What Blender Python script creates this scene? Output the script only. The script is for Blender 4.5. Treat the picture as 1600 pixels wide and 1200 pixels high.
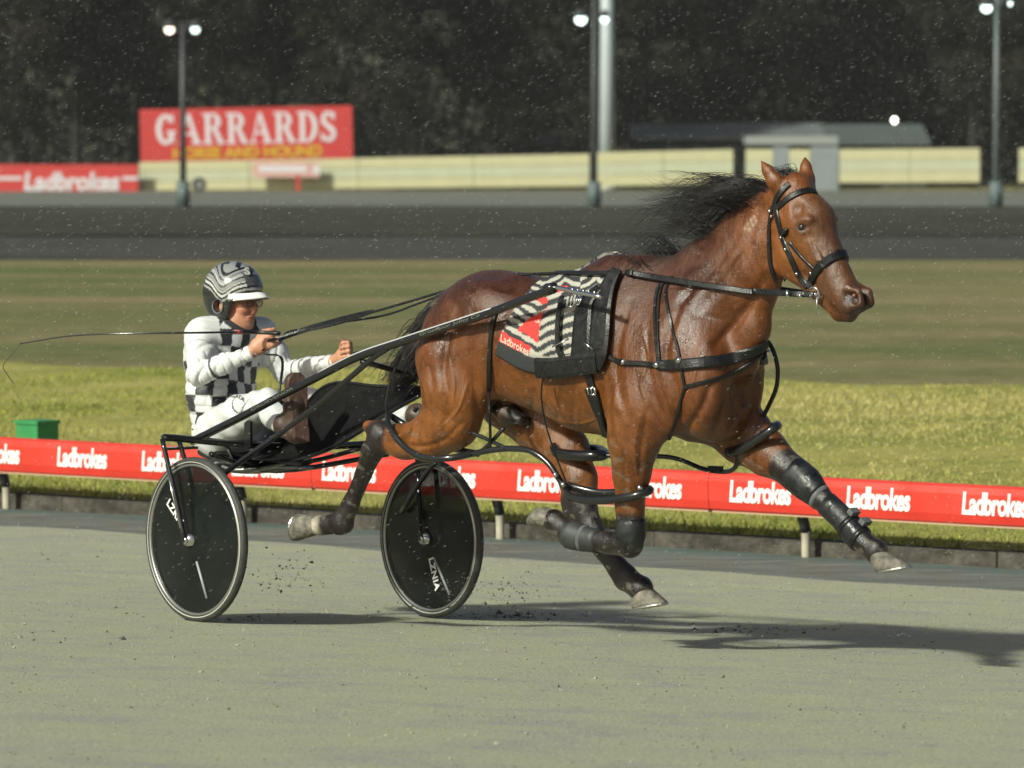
import bpy, bmesh, math, random
import numpy as np
from mathutils import Vector, Matrix
from mathutils.bvhtree import BVHTree

random.seed(7)
rng = np.random.default_rng(7)
for o in list(bpy.data.objects):
    bpy.data.objects.remove(o, do_unlink=True)
scene = bpy.context.scene
COL = scene.collection

# ------------------------------------------------------------------ camera
FPX = 7876.0                       # focal length in pixels of the 1600 wide photograph
CAM_H = 2.065
PITCH = math.atan(360 / FPX)
cam_data = bpy.data.cameras.new('camera')
cam = bpy.data.objects.new('camera', cam_data)
COL.objects.link(cam)
cam.location = (0, 0, CAM_H)
cam.rotation_euler = (math.pi / 2 - PITCH, 0, 0)
cam_data.sensor_width = 36.0
cam_data.lens = FPX / 1600 * 36.0
cam_data.clip_start = 0.5
cam_data.clip_end = 3000
cam_data.dof.use_dof = True
cam_data.dof.focus_distance = 20.9
cam_data.dof.aperture_fstop = 5.6
scene.camera = cam
scene.render.resolution_x = 1024
scene.render.resolution_y = 768

# ------------------------------------------------------------------ light (floodlit night: one low key from the camera's left)
SUN_EL, SUN_DIR = 33.0, (0.70, 0.71)          # the light travels towards +x +y
world = bpy.data.worlds.new('World')
scene.world = world
world.use_nodes = True
wn = world.node_tree
sky = wn.nodes.new('ShaderNodeTexSky')
sky.sky_type = 'NISHITA'
sky.sun_disc = False
sky.sun_elevation = math.radians(SUN_EL)
sky.sun_rotation = math.atan2(-SUN_DIR[0], -SUN_DIR[1])
sky.dust_density = 4.0
sky.ozone_density = 0.6
bg = wn.nodes['Background']
bg.inputs['Strength'].default_value = 0.060
wn.links.new(sky.outputs['Color'], bg.inputs['Color'])
sun_data = bpy.data.lights.new('sun', 'SUN')
sun_data.energy = 3.9
sun_data.angle = math.radians(3.5)
sun_data.color = (0.97, 1.0, 0.86)
sun = bpy.data.objects.new('sun', sun_data)
COL.objects.link(sun)
_d = Vector((SUN_DIR[0], SUN_DIR[1], 0)).normalized() * math.cos(math.radians(SUN_EL)) + Vector((0, 0, -math.sin(math.radians(SUN_EL))))
sun.rotation_euler = _d.to_track_quat('-Z', 'Y').to_euler()
vs = scene.view_settings
vs.view_transform = 'Standard'
vs.look = 'None'
vs.exposure = 0.36
vs.gamma = 1.0
vs.use_curve_mapping = False

# ------------------------------------------------------------------ measuring helpers (photo pixel + known plane -> metres)
_fw = np.array([0, math.cos(PITCH), -math.sin(PITCH)])
_up = np.array([0, math.sin(PITCH), math.cos(PITCH)])
_rt = np.array([1.0, 0, 0])
_C = np.array([0, 0, CAM_H])

def ray(px, py):
    return _fw + _rt * (px - 800) / FPX - _up * (py - 600) / FPX

class Frame:
    """ground frame: x = heading, y = the animal's left, z = up"""
    def __init__(self, phi, o):
        a = math.radians(phi)
        self.phi = a
        self.o = np.array(o, float)
        self.u = np.array([math.cos(a), -math.sin(a), 0])
        self.l = np.array([math.sin(a), math.cos(a), 0])
    def to_local(self, P):
        d = np.asarray(P, float) - self.o
        return np.array([d @ self.u, d @ self.l, d[2]])
    def to_world(self, q):
        return self.o + self.u * q[0] + self.l * q[1] + np.array([0, 0, q[2]])
    def __call__(self, px, py, lat=0.0):
        """point seen at a pixel, on the vertical plane `lat` metres to the animal's right"""
        d = ray(px, py)
        o = self.o - self.l * lat
        t = ((o - _C) @ self.l) / (d @ self.l)
        return self.to_local(_C + t * d)
    def local_ray(self, px, py):
        d = ray(px, py); d = d / np.linalg.norm(d)
        return Vector(self.to_local(_C)), Vector((d @ self.u, d @ self.l, d[2]))

def at(px, py, Y):
    d = ray(px, py)
    return _C + d * (Y / d[1])

HF = Frame(42, (0.491, 20.83, 0))
SF = Frame(50, (-0.851, 22.43, 0))

TRK_PHI = math.radians(38.5)
TRK_O = np.array([-0.2, 21.6])
TRK_U = np.array([math.cos(TRK_PHI), -math.sin(TRK_PHI)])
TRK_N = np.array([math.sin(TRK_PHI), math.cos(TRK_PHI)])
def bank(d):
    """banked track profile, d metres towards the inside rail"""
    return np.where(d < 1.2, -0.05 * d, np.where(d < 3, -0.06 - 0.05 * (d - 1.2) + 0.00556 * (d - 1.2) ** 2, -0.132 - 0.03 * (d - 3)))
def trk(t, d, z=0.0):
    p = TRK_O + TRK_U * t + TRK_N * d
    return np.array([p[0], p[1], z])
def trk_hit_line(px, d):
    """track coordinate t of the image column px on the line d"""
    k = (px - 800) / FPX
    a = TRK_O + TRK_N * d
    # X = k*(Y*cos + ...) ~ k*Y for this long lens
    return (k * a[1] - a[0]) / (TRK_U[0] - k * TRK_U[1])

# ------------------------------------------------------------------ object helpers
def link(o, parent=None):
    COL.objects.link(o)
    if parent is not None:
        o.parent = parent
    return o
def tag(o, label=None, cat=None, group=None, kind=None):
    if label: o['label'] = label
    if cat: o['category'] = cat
    if group: o['group'] = group
    if kind: o['kind'] = kind
    return o
def empty(name, loc=(0, 0, 0), rz=0.0):
    o = bpy.data.objects.new(name, None)
    o.location = loc
    o.rotation_euler = (0, 0, rz)
    o.empty_display_size = 0.2
    return link(o)
def meshobj(name, verts, faces, mat, parent=None, smooth=False):
    me = bpy.data.meshes.new(name)
    me.from_pydata([tuple(map(float, v)) for v in verts], [], [tuple(map(int, f)) for f in faces])
    me.update()
    if smooth:
        me.polygons.foreach_set('use_smooth', np.ones(len(me.polygons), bool))
    if mat is not None:
        me.materials.append(mat)
    return link(bpy.data.objects.new(name, me), parent)
def fastmesh(name, V, Q, mat, parent=None, smooth=True):
    """V (n,3) array, Q (m,k) array of equal-sized faces"""
    me = bpy.data.meshes.new(name)
    V = np.ascontiguousarray(V, np.float32); Q = np.ascontiguousarray(Q, np.int32)
    k = Q.shape[1]
    me.vertices.add(len(V)); me.vertices.foreach_set('co', V.ravel())
    me.loops.add(Q.size); me.loops.foreach_set('vertex_index', Q.ravel())
    me.polygons.add(len(Q)); me.polygons.foreach_set('loop_start', np.arange(0, Q.size, k, dtype=np.int32))
    me.polygons.foreach_set('use_smooth', np.full(len(Q), smooth, bool))
    me.update(calc_edges=True); me.validate()
    if mat is not None: me.materials.append(mat)
    return link(bpy.data.objects.new(name, me), parent)
def set_col(ob, C, name='Col'):
    a = ob.data.color_attributes.new(name, 'FLOAT_COLOR', 'POINT')
    C = np.asarray(C, np.float32)
    if C.shape[1] == 3: C = np.hstack([C, np.ones((len(C), 1), np.float32)])
    a.data.foreach_set('color', C.ravel())

class MB:
    """collects simple shapes into one mesh"""
    def __init__(self): self.v = []; self.f = []
    def add(self, V, F):
        n = len(self.v); self.v += [tuple(map(float, x)) for x in V]; self.f += [tuple(i + n for i in f) for f in F]
        return self
    def box(self, c, s, R=None):
        c = np.array(c, float); s = np.array(s, float) / 2
        P = np.array([[x, y, z] for x in (-1, 1) for y in (-1, 1) for z in (-1, 1)]) * s
        if R is not None: P = P @ np.array(R).T
        return self.add(P + c, [(0, 1, 3, 2), (4, 6, 7, 5), (0, 4, 5, 1), (2, 3, 7, 6), (0, 2, 6, 4), (1, 5, 7, 3)])
    def tube(self, pts, r, n=8, cap=True, flat=1.0, up=None):
        pts = [np.array(p, float) for p in pts]
        rr = [r] * len(pts) if np.isscalar(r) else list(r)
        V = []; F = []
        prev = None
        for i, p in enumerate(pts):
            t = pts[min(i + 1, len(pts) - 1)] - pts[max(i - 1, 0)]
            t = t / (np.linalg.norm(t) + 1e-9)
            ref = prev if prev is not None else (np.array(up, float) if up is not None else (np.array([0, 0, 1.0]) if abs(t[2]) < .9 else np.array([1.0, 0, 0])))
            a = ref - t * (ref @ t)
            if np.linalg.norm(a) < 1e-6: a = np.cross(t, [0, 1, 0.3])
            a = a / np.linalg.norm(a); b = np.cross(t, a); prev = a
            for k in range(n):
                th = 2 * math.pi * k / n
                V.append(p + a * math.cos(th) * rr[i] * flat + b * math.sin(th) * rr[i])
        for i in range(len(pts) - 1):
            for k in range(n):
                F.append((i * n + k, i * n + (k + 1) % n, (i + 1) * n + (k + 1) % n, (i + 1) * n + k))
        if cap:
            F.append(tuple(range(n - 1, -1, -1))); F.append(tuple((len(pts) - 1) * n + k for k in range(n)))
        return self.add(V, F)
    def disc(self, c, axis, r0, r1, w, n=48):
        """ring of rectangular section about axis"""
        c = np.array(c, float); axis = np.array(axis, float) / np.linalg.norm(axis)
        a = np.cross(axis, [0, 0, 1.0]); a = a / np.linalg.norm(a) if np.linalg.norm(a) > 1e-6 else np.array([1.0, 0, 0]); b = np.cross(axis, a)
        V = []; F = []
        for k in range(n):
            th = 2 * math.pi * k / n; e = a * math.cos(th) + b * math.sin(th)
            for (rr, ww) in ((r0, -w / 2), (r1, -w / 2), (r1, w / 2), (r0, w / 2)): V.append(c + e * rr + axis * ww)
        for k in range(n):
            j = (k + 1) % n
            for q in range(4):
                F.append((k * 4 + q, k * 4 + (q + 1) % 4, j * 4 + (q + 1) % 4, j * 4 + q))
        return self.add(V, F)
    def build(self, name, mat, parent=None, smooth=False):
        return meshobj(name, self.v, self.f, mat, parent, smooth)

def copy_tree(o, parent=None):
    c = o.copy(); COL.objects.link(c); c.parent = parent
    for ch in list(o.children): copy_tree(ch, c)
    return c
def bez(pts, n=8):
    """Catmull-Rom through the points"""
    P = [np.array(p, float) for p in pts]
    P = [2 * P[0] - P[1]] + P + [2 * P[-1] - P[-2]]
    out = []
    for i in range(1, len(P) - 2):
        for k in range(n):
            t = k / n
            out.append(0.5 * (2 * P[i] + (P[i + 1] - P[i - 1]) * t + (2 * P[i - 1] - 5 * P[i] + 4 * P[i + 1] - P[i + 2]) * t * t + (3 * P[i] - P[i - 1] - 3 * P[i + 1] + P[i + 2]) * t ** 3))
    out.append(P[-2])
    return out

# ------------------------------------------------------------------ materials
def new_mat(name):
    m = bpy.data.materials.new(name); m.use_nodes = True
    nt = m.node_tree; b = nt.nodes['Principled BSDF']
    return m, nt, b
def mat(name, col, rough=0.6, metal=0.0, spec=0.5, noise=0.0, nscale=20.0, bump=0.0, bscale=60.0, coat=0.0, alpha=1.0, attr=None, rvar=0.0, detail=4.0, sheen=0.0):
    m, nt, b = new_mat(name)
    L = nt.links; N = nt.nodes
    b.inputs['Roughness'].default_value = rough
    b.inputs['Metallic'].default_value = metal
    b.inputs['Specular IOR Level'].default_value = spec
    b.inputs['Coat Weight'].default_value = coat
    b.inputs['Coat Roughness'].default_value = 0.12
    b.inputs['Alpha'].default_value = alpha
    b.inputs['Sheen Weight'].default_value = sheen
    tc = N.new('ShaderNodeTexCoord')
    src = None
    if attr:
        at_ = N.new('ShaderNodeAttribute'); at_.attribute_name = attr; src = at_.outputs['Color']
    else:
        b.inputs['Base Color'].default_value = (*col, 1)
    if noise > 0 or rvar > 0:
        nz = N.new('ShaderNodeTexNoise'); nz.inputs['Scale'].default_value = nscale; nz.inputs['Detail'].default_value = detail
        L.new(tc.outputs['Object'], nz.inputs['Vector'])
    if noise > 0:
        mr = N.new('ShaderNodeMapRange'); mr.inputs['From Min'].default_value = 0.3; mr.inputs['From Max'].default_value = 0.7
        mr.inputs['To Min'].default_value = 1 - noise; mr.inputs['To Max'].default_value = 1 + noise
        L.new(nz.outputs['Fac'], mr.inputs['Value'])
        mx = N.new('ShaderNodeMix'); mx.data_type = 'RGBA'; mx.blend_type = 'MULTIPLY'; mx.inputs[0].default_value = 1
        if src is not None: L.new(src, mx.inputs[6])
        else: mx.inputs[6].default_value = (*col, 1)
        L.new(mr.outputs['Result'], mx.inputs[7]); src = mx.outputs[2]
    if src is not None: L.new(src, b.inputs['Base Color'])
    if rvar > 0:
        m2 = N.new('ShaderNodeMapRange'); m2.inputs['From Min'].default_value = 0.35; m2.inputs['From Max'].default_value = 0.65
        m2.inputs['To Min'].default_value = max(0.03, rough - rvar); m2.inputs['To Max'].default_value = min(1, rough + rvar)
        L.new(nz.outputs['Fac'], m2.inputs['Value']); L.new(m2.outputs['Result'], b.inputs['Roughness'])
    if bump > 0:
        n2 = N.new('ShaderNodeTexNoise'); n2.inputs['Scale'].default_value = bscale; n2.inputs['Detail'].default_value = 6
        L.new(tc.outputs['Object'], n2.inputs['Vector'])
        bp = N.new('ShaderNodeBump'); bp.inputs['Strength'].default_value = bump; bp.inputs['Distance'].default_value = 0.02
        L.new(n2.outputs['Fac'], bp.inputs['Height']); L.new(bp.outputs['Normal'], b.inputs['Normal'])
    return m
def emit(name, col, s):
    m, nt, b = new_mat(name)
    b.inputs['Base Color'].default_value = (0.8, 0.8, 0.8, 1)
    b.inputs['Emission Color'].default_value = (*col, 1); b.inputs['Emission Strength'].default_value = s
    return m

def text_mesh(name, body, size, mat_, parent=None, shear=0.0, bold=0.0, extrude=0.004, sx=1.0, spacing=1.0, align='LEFT'):
    cu = bpy.data.curves.new(name + '_curve', 'FONT')
    cu.body = body; cu.size = size; cu.shear = shear; cu.offset = bold; cu.extrude = extrude
    cu.space_character = spacing; cu.align_x = align; cu.resolution_u = 4
    tmp = bpy.data.objects.new(name + '_tmp', cu); COL.objects.link(tmp)
    dg = bpy.context.evaluated_depsgraph_get(); dg.update()
    me = bpy.data.meshes.new_from_object(tmp.evaluated_get(dg))
    bpy.data.objects.remove(tmp, do_unlink=True); bpy.data.curves.remove(cu)
    me.name = name
    me.materials.clear(); me.materials.append(mat_)
    if sx != 1.0:
        for v in me.vertices: v.co.x *= sx
    return link(bpy.data.objects.new(name, me), parent)

# ------------------------------------------------------------------ implicit modelling: smooth unions polygonised with surface nets
class Sculpt:
    def __init__(self, h):
        self.h = h; self.ops = []
    def _apply(self, lo, hi, fn, k, sub):
        self.ops.append((np.array(lo), np.array(hi), fn, k, sub))
    def _run(self, lo, hi, fn, k, sub):
        i0 = np.clip(np.floor((np.array(lo) - self.lo) / self.h).astype(int), 0, self.n - 1)
        i1 = np.clip(np.ceil((np.array(hi) - self.lo) / self.h).astype(int) + 1, 1, self.n)
        if np.any(i1 <= i0): return
        g = [(self.lo[a] + self.h * np.arange(i0[a], i1[a], dtype=np.float32)) for a in range(3)]
        X, Y, Z = g[0][:, None, None], g[1][None, :, None], g[2][None, None, :]
        d = fn(X, Y, Z).astype(np.float32)
        S = self.F[i0[0]:i1[0], i0[1]:i1[1], i0[2]:i1[2]]
        if sub:
            d = -d
            hh = np.maximum(k - np.abs(S - d), 0) / k
            S[...] = np.maximum(S, d) + hh * hh * k * 0.25
        else:
            hh = np.maximum(k - np.abs(S - d), 0) / k
            S[...] = np.minimum(S, d) - hh * hh * k * 0.25
    def chain(self, st, k=0.03, lat=(0, 1, 0), sub=False):
        """stations (pos, in-plane radius, lateral radius)"""
        lat = np.array(lat, np.float32); lat /= np.linalg.norm(lat)
        st = [(np.array(p, np.float32), r, (w if w else r)) for p, r, w in [(s + (None,))[:3] for s in st]]
        if len(st) == 1: st = st * 2
        for (a, ra, wa), (b, rb, wb) in zip(st[:-1], st[1:]):
            R = max(ra, rb, wa, wb) + k + 2 * self.h
            ab = b - a; L2 = float(ab @ ab) + 1e-9
            def fn(X, Y, Z, a=a, ab=ab, L2=L2, ra=ra, rb=rb, wa=wa, wb=wb):
                dx, dy, dz = X - a[0], Y - a[1], Z - a[2]
                t = np.clip((dx * ab[0] + dy * ab[1] + dz * ab[2]) / L2, 0, 1)
                r = ra + (rb - ra) * t; w = wa + (wb - wa) * t
                ex, ey, ez = dx - t * ab[0], dy - t * ab[1], dz - t * ab[2]
                dl = ex * lat[0] + ey * lat[1] + ez * lat[2]
                n2 = np.maximum(ex * ex + ey * ey + ez * ez - dl * dl, 0)
                q = np.sqrt(n2 / (r * r) + dl * dl / (w * w))
                return (q - 1) * np.minimum(r, w)
            self._apply(np.minimum(a, b) - R, np.maximum(a, b) + R, fn, k, sub)
    def ell(self, c, rad, k=0.03, R=None, sub=False):
        c = np.array(c, np.float32); rad = np.array(rad, np.float32)
        R = np.eye(3) if R is None else np.array(R, float)       # columns = axes
        m = float(rad.max()) + k + 2 * self.h
        def fn(X, Y, Z):
            dx, dy, dz = X - c[0], Y - c[1], Z - c[2]
            q = 0
            for a in range(3):
                e = (dx * R[0, a] + dy * R[1, a] + dz * R[2, a]) / rad[a]
                q = q + e * e
            return (np.sqrt(q) - 1) * rad.min()
        self._apply(c - m, c + m, fn, k, sub)
    def mesh(self):
        self.lo = np.min([o[0] for o in self.ops if not o[4]], 0).astype(np.float32) - 2 * self.h
        hi = np.max([o[1] for o in self.ops if not o[4]], 0) + 2 * self.h
        self.n = (np.ceil((hi - self.lo) / self.h).astype(int) + 1)
        self.F = np.full(self.n, 1.0, np.float32)
        for o in self.ops: self._run(*o)
        F = self.F; I = F < 0
        n = self.n
        cnt = np.zeros(n - 1, np.int8)
        for a in (0, 1):
            for b in (0, 1):
                for c in (0, 1):
                    cnt += I[a:n[0] - 1 + a, b:n[1] - 1 + b, c:n[2] - 1 + c]
        act = (cnt > 0) & (cnt < 8)
        ci = np.argwhere(act)
        vid = np.full(n - 1, -1, np.int32); vid[act] = np.arange(len(ci))
        acc = np.zeros((len(ci), 3), np.float32); num = np.zeros(len(ci), np.float32)
        cor = [(a, b, c) for a in (0, 1) for b in (0, 1) for c in (0, 1)]
        val = {o: F[ci[:, 0] + o[0], ci[:, 1] + o[1], ci[:, 2] + o[2]] for o in cor}
        for o in cor:
            for ax in range(3):
                if o[ax] == 0:
                    e = list(o); e[ax] = 1; e = tuple(e)
                    f0, f1 = val[o], val[e]
                    m = (f0 < 0) != (f1 < 0)
                    t = f0[m] / (f0[m] - f1[m])
                    P = np.repeat(np.array([o], np.float32), m.sum(), 0); P[:, ax] += t
                    acc[m] += P; num[m] += 1
        V = (ci + acc / num[:, None]) * self.h + self.lo
        Q = []
        for ax in range(3):
            s0 = [slice(None)] * 3; s1 = [slice(None)] * 3
            s0[ax] = slice(0, -1); s1[ax] = slice(1, None)
            A, B = I[tuple(s0)], I[tuple(s1)]
            e = np.argwhere(A != B); ins = A[tuple(e.T)]
            b1, b2 = (ax + 1) % 3, (ax + 2) % 3
            ok = (e[:, b1] > 0) & (e[:, b2] > 0) & (e[:, b1] < n[b1] - 1) & (e[:, b2] < n[b2] - 1)
            e, ins = e[ok], ins[ok]
            def cell(d1, d2):
                q = e.copy(); q[:, b1] += d1; q[:, b2] += d2
                return vid[q[:, 0], q[:, 1], q[:, 2]]
            q = np.stack([cell(-1, -1), cell(0, -1), cell(0, 0), cell(-1, 0)], 1)
            q[~ins] = q[~ins][:, ::-1]
            Q.append(q)
        return V.astype(np.float32), np.concatenate(Q)

def relax(V, Q, it=2, lam=0.5):
    E = np.concatenate([Q[:, [0, 1]], Q[:, [1, 2]], Q[:, [2, 3]], Q[:, [3, 0]]])
    E = np.concatenate([E, E[:, ::-1]])
    deg = np.bincount(E[:, 0], minlength=len(V)).astype(np.float32)[:, None]
    for _ in range(it):
        S = np.stack([np.bincount(E[:, 0], weights=V[E[:, 1], a], minlength=len(V)) for a in range(3)], 1)
        V = V + lam * (S / np.maximum(deg, 1) - V)
    return V.astype(np.float32)
def smoothstep(a, b, x):
    t = np.clip((x - a) / (b - a), 0, 1); return t * t * (3 - 2 * t)
def vnoise(P, scale, seed=0):
    """cheap smooth 3-D noise, -1..1"""
    r = np.random.default_rng(seed); out = 0
    for i in range(5):
        k = r.normal(size=3); k /= np.linalg.norm(k); f = scale * (0.7 + 0.8 * r.random()); ph = r.random() * 6.28
        k2 = r.normal(size=3); k2 /= np.linalg.norm(k2)
        out = out + np.sin(P @ (k * f) + ph + 1.5 * np.sin(P @ (k2 * f * 0.6) + ph * 2))
    return out / 5
# ================================================================== SETTING
def ground_mat(name, c1, c2, scale, stretch=(1, 1, 1), rough=0.9, bump=0.3, bscale=80, spec=0.2, rot=0.0, c3=None, fine=0.12, speck=0.0, contrast=(0.35, 0.65), distance=0.02):
    m, nt, b = new_mat(name); N = nt.nodes; L = nt.links
    b.inputs['Roughness'].default_value = rough; b.inputs['Specular IOR Level'].default_value = spec
    tc = N.new('ShaderNodeTexCoord'); mp = N.new('ShaderNodeMapping'); mp.inputs['Scale'].default_value = stretch; mp.inputs['Rotation'].default_value = (0, 0, rot)
    L.new(tc.outputs['Object'], mp.inputs['Vector'])
    nz = N.new('ShaderNodeTexNoise'); nz.inputs['Scale'].default_value = scale; nz.inputs['Detail'].default_value = 6; nz.inputs['Roughness'].default_value = 0.62
    L.new(mp.outputs['Vector'], nz.inputs['Vector'])
    cr = N.new('ShaderNodeValToRGB'); cr.color_ramp.elements[0].color = (*c1, 1); cr.color_ramp.elements[1].color = (*c2, 1)
    cr.color_ramp.elements[0].position, cr.color_ramp.elements[1].position = contrast
    if c3: e = cr.color_ramp.elements.new(0.5); e.color = (*c3, 1)
    L.new(nz.outputs['Fac'], cr.inputs['Fac'])
    n2 = N.new('ShaderNodeTexNoise'); n2.inputs['Scale'].default_value = bscale; n2.inputs['Detail'].default_value = 5; n2.inputs['Roughness'].default_value = 0.7
    L.new(tc.outputs['Object'], n2.inputs['Vector'])
    mr = N.new('ShaderNodeMapRange'); mr.inputs['From Min'].default_value = 0.3; mr.inputs['From Max'].default_value = 0.7; mr.inputs['To Min'].default_value = 1 - fine; mr.inputs['To Max'].default_value = 1 + fine
    L.new(n2.outputs['Fac'], mr.inputs['Value'])
    mx = N.new('ShaderNodeMix'); mx.data_type = 'RGBA'; mx.blend_type = 'MULTIPLY'; mx.inputs[0].default_value = 1
    L.new(cr.outputs['Color'], mx.inputs[6]); L.new(mr.outputs['Result'], mx.inputs[7])
    out = mx.outputs[2]
    if speck > 0:
        vo = N.new('ShaderNodeTexVoronoi'); vo.inputs['Scale'].default_value = 28; vo.inputs['Randomness'].default_value = 1
        L.new(tc.outputs['Object'], vo.inputs['Vector'])
        lt = N.new('ShaderNodeMath'); lt.operation = 'LESS_THAN'; lt.inputs[1].default_value = 0.16
        L.new(vo.outputs['Distance'], lt.inputs[0])
        gt = N.new('ShaderNodeSeparateColor'); L.new(vo.outputs['Color'], gt.inputs['Color'])
        g2 = N.new('ShaderNodeMath'); g2.operation = 'GREATER_THAN'; g2.inputs[1].default_value = 0.8; L.new(gt.outputs['Red'], g2.inputs[0])
        mu = N.new('ShaderNodeMath'); mu.operation = 'MULTIPLY'; L.new(lt.outputs[0], mu.inputs[0]); L.new(g2.outputs[0], mu.inputs[1])
        mu2 = N.new('ShaderNodeMath'); mu2.operation = 'MULTIPLY'; mu2.inputs[1].default_value = speck; L.new(mu.outputs[0], mu2.inputs[0])
        m3 = N.new('ShaderNodeMix'); m3.data_type = 'RGBA'; L.new(mu2.outputs[0], m3.inputs[0]); L.new(out, m3.inputs[6]); m3.inputs[7].default_value = (0.07, 0.065, 0.06, 1)
        out = m3.outputs[2]
    L.new(out, b.inputs['Base Color'])
    bp = N.new('ShaderNodeBump'); bp.inputs['Strength'].default_value = bump; bp.inputs['Distance'].default_value = distance
    L.new(n2.outputs['Fac'], bp.inputs['Height']); L.new(bp.outputs['Normal'], b.inputs['Normal'])
    return m

M = {}
M['sand'] = ground_mat('wet_sand', (0.325, 0.315, 0.275), (0.375, 0.38, 0.25), 2.6, stretch=(1.0, 1.3, 1), rot=TRK_PHI, rough=0.8, bump=0.8, bscale=75, spec=0.2, c3=(0.36, 0.365, 0.255), fine=0.42, speck=0.5, distance=0.012)
M['gutter'] = ground_mat('wet_gutter', (0.085, 0.09, 0.085), (0.17, 0.175, 0.15), 1.6, stretch=(0.35, 5.5, 1), rot=TRK_PHI, rough=0.5, bump=0.4, bscale=40, spec=0.4, c3=(0.10, 0.14, 0.115), fine=0.25, speck=0.0)
M['kerb'] = ground_mat('kerb_concrete', (0.028, 0.025, 0.021), (0.10, 0.09, 0.075), 5.0, stretch=(1, 1, 2), rough=0.9, bump=0.6, bscale=25, fine=0.3)
M['turf'] = ground_mat('turf', (0.185, 0.205, 0.045), (0.35, 0.315, 0.10), 0.7, rough=0.95, bump=0.8, bscale=14, fine=0.3, c3=(0.275, 0.26, 0.07), distance=0.03)
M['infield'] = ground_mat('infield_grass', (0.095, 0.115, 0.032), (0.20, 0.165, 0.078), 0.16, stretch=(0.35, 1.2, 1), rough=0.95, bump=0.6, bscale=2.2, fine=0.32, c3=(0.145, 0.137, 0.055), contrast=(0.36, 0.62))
M['dimmed_ground'] = ground_mat('dimmed_verge', (0.020, 0.023, 0.013), (0.046, 0.045, 0.028), 0.25, stretch=(0.3, 1, 1), rough=0.95, bump=0.6, bscale=2, fine=0.4)  # floodlight falloff with distance is put into this dark colour
M['asphalt'] = ground_mat('asphalt', (0.034, 0.035, 0.028), (0.064, 0.063, 0.050), 0.3, stretch=(.4, 1, 1), rough=0.9, bump=0.2, bscale=2.5, fine=0.3)  # asphalt grey, lowered to carry the floodlight falloff
M['far_track'] = ground_mat('far_track_sand', (0.12, 0.125, 0.105), (0.16, 0.165, 0.14), 0.2, stretch=(0.2, 1, 1), rough=0.9, bump=0.2, bscale=6, fine=0.1)

def sheet(name, xs, ys, zf, m, kind='structure', smooth=True, xyf=None):
    X, Y = np.meshgrid(xs, ys, indexing='ij')
    if xyf: X2, Y2 = xyf(X, Y)
    else: X2, Y2 = X, Y
    V = np.stack([X2, Y2, zf(X, Y)], -1).reshape(-1, 3)
    a, b = len(xs), len(ys)
    i = np.arange(a * b).reshape(a, b)
    Q = np.stack([i[:-1, :-1], i[1:, :-1], i[1:, 1:], i[:-1, 1:]], -1).reshape(-1, 4)
    o = fastmesh(name, V, Q, m, smooth=smooth)
    if kind: o['kind'] = kind
    return o
def trk_xy(T, D):
    return TRK_O[0] + TRK_U[0] * T + TRK_N[0] * D, TRK_O[1] + TRK_U[1] * T + TRK_N[1] * D

D_GUT, D_KERB, D_CREST = 5.25, 6.95, 17.3
INF_Z = -0.30
def track_z(T, D):
    P = np.stack([T, D, 0 * T], -1)
    rut = 0.0
    for d0, w, a in ((2.1, .10, .010), (2.6, .06, .007), (3.5, .12, .010), (4.3, .09, .012), (0.75, .05, .006), (-0.62, .05, .006), (-2.0, .15, .006)):
        rut = rut - .45 * a * np.exp(-((D - d0 - 0.06 * np.sin(T * 0.9 + d0)) / w) ** 2)
    return bank(D) + rut + 0.004 * vnoise(P, 5.0, 3) + 0.0015 * vnoise(P, 14.0, 4)
ts = np.concatenate([np.arange(-90, -12, 2.0), np.arange(-12, 14, 0.07), np.arange(14, 60, 2.0)])
ds = np.concatenate([np.arange(-26, -8, 1.0), np.arange(-8, D_GUT + 0.01, 0.05)])
track = sheet('track', ts, ds, track_z, M['sand'], xyf=lambda T, D: trk_xy(T, D + smoothstep(4.4, 5.25, D) * .10 * vnoise(np.stack([T, 0 * T, 0 * T], -1), 4.0, 8)))
tag(track, 'pale wet sand racing track, banked, in the foreground')
dg_ = np.arange(D_GUT - .3, D_KERB + 0.001, 0.05)
def gutter_z(T, D):
    P = np.stack([T, D, 0 * T], -1)
    return bank(D) - 0.012 * np.exp(-((D - 5.75) / .15) ** 2) - 0.012 * np.exp(-((D - 6.3) / .12) ** 2) + 0.006 * vnoise(P, 7, 5) - 0.014 * smoothstep(D_GUT + .3, D_GUT - .1, D)
gutter = sheet('track_gutter', np.arange(-40, 40, 0.12), dg_, gutter_z, M['gutter'], xyf=trk_xy)

# far side ground out to the horizon
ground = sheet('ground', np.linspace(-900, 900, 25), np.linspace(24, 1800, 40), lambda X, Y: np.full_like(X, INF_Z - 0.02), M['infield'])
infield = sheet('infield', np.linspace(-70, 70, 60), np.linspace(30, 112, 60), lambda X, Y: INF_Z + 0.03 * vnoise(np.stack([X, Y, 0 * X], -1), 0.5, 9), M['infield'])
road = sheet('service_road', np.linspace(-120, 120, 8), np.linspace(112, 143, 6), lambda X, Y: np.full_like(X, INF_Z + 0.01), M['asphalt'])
verge = sheet('dimmed_verge', np.linspace(-200, 200, 60), np.linspace(143, 222, 60), lambda X, Y: INF_Z + 0.03 + 0.06 * np.abs(vnoise(np.stack([X, Y, 0 * X], -1), 1.2, 2)), M['dimmed_ground'])
far_track = sheet('far_track', np.linspace(-260, 260, 8), np.linspace(222, 308, 6), lambda X, Y: np.full_like(X, INF_Z + 0.06), M['far_track'])

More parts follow.
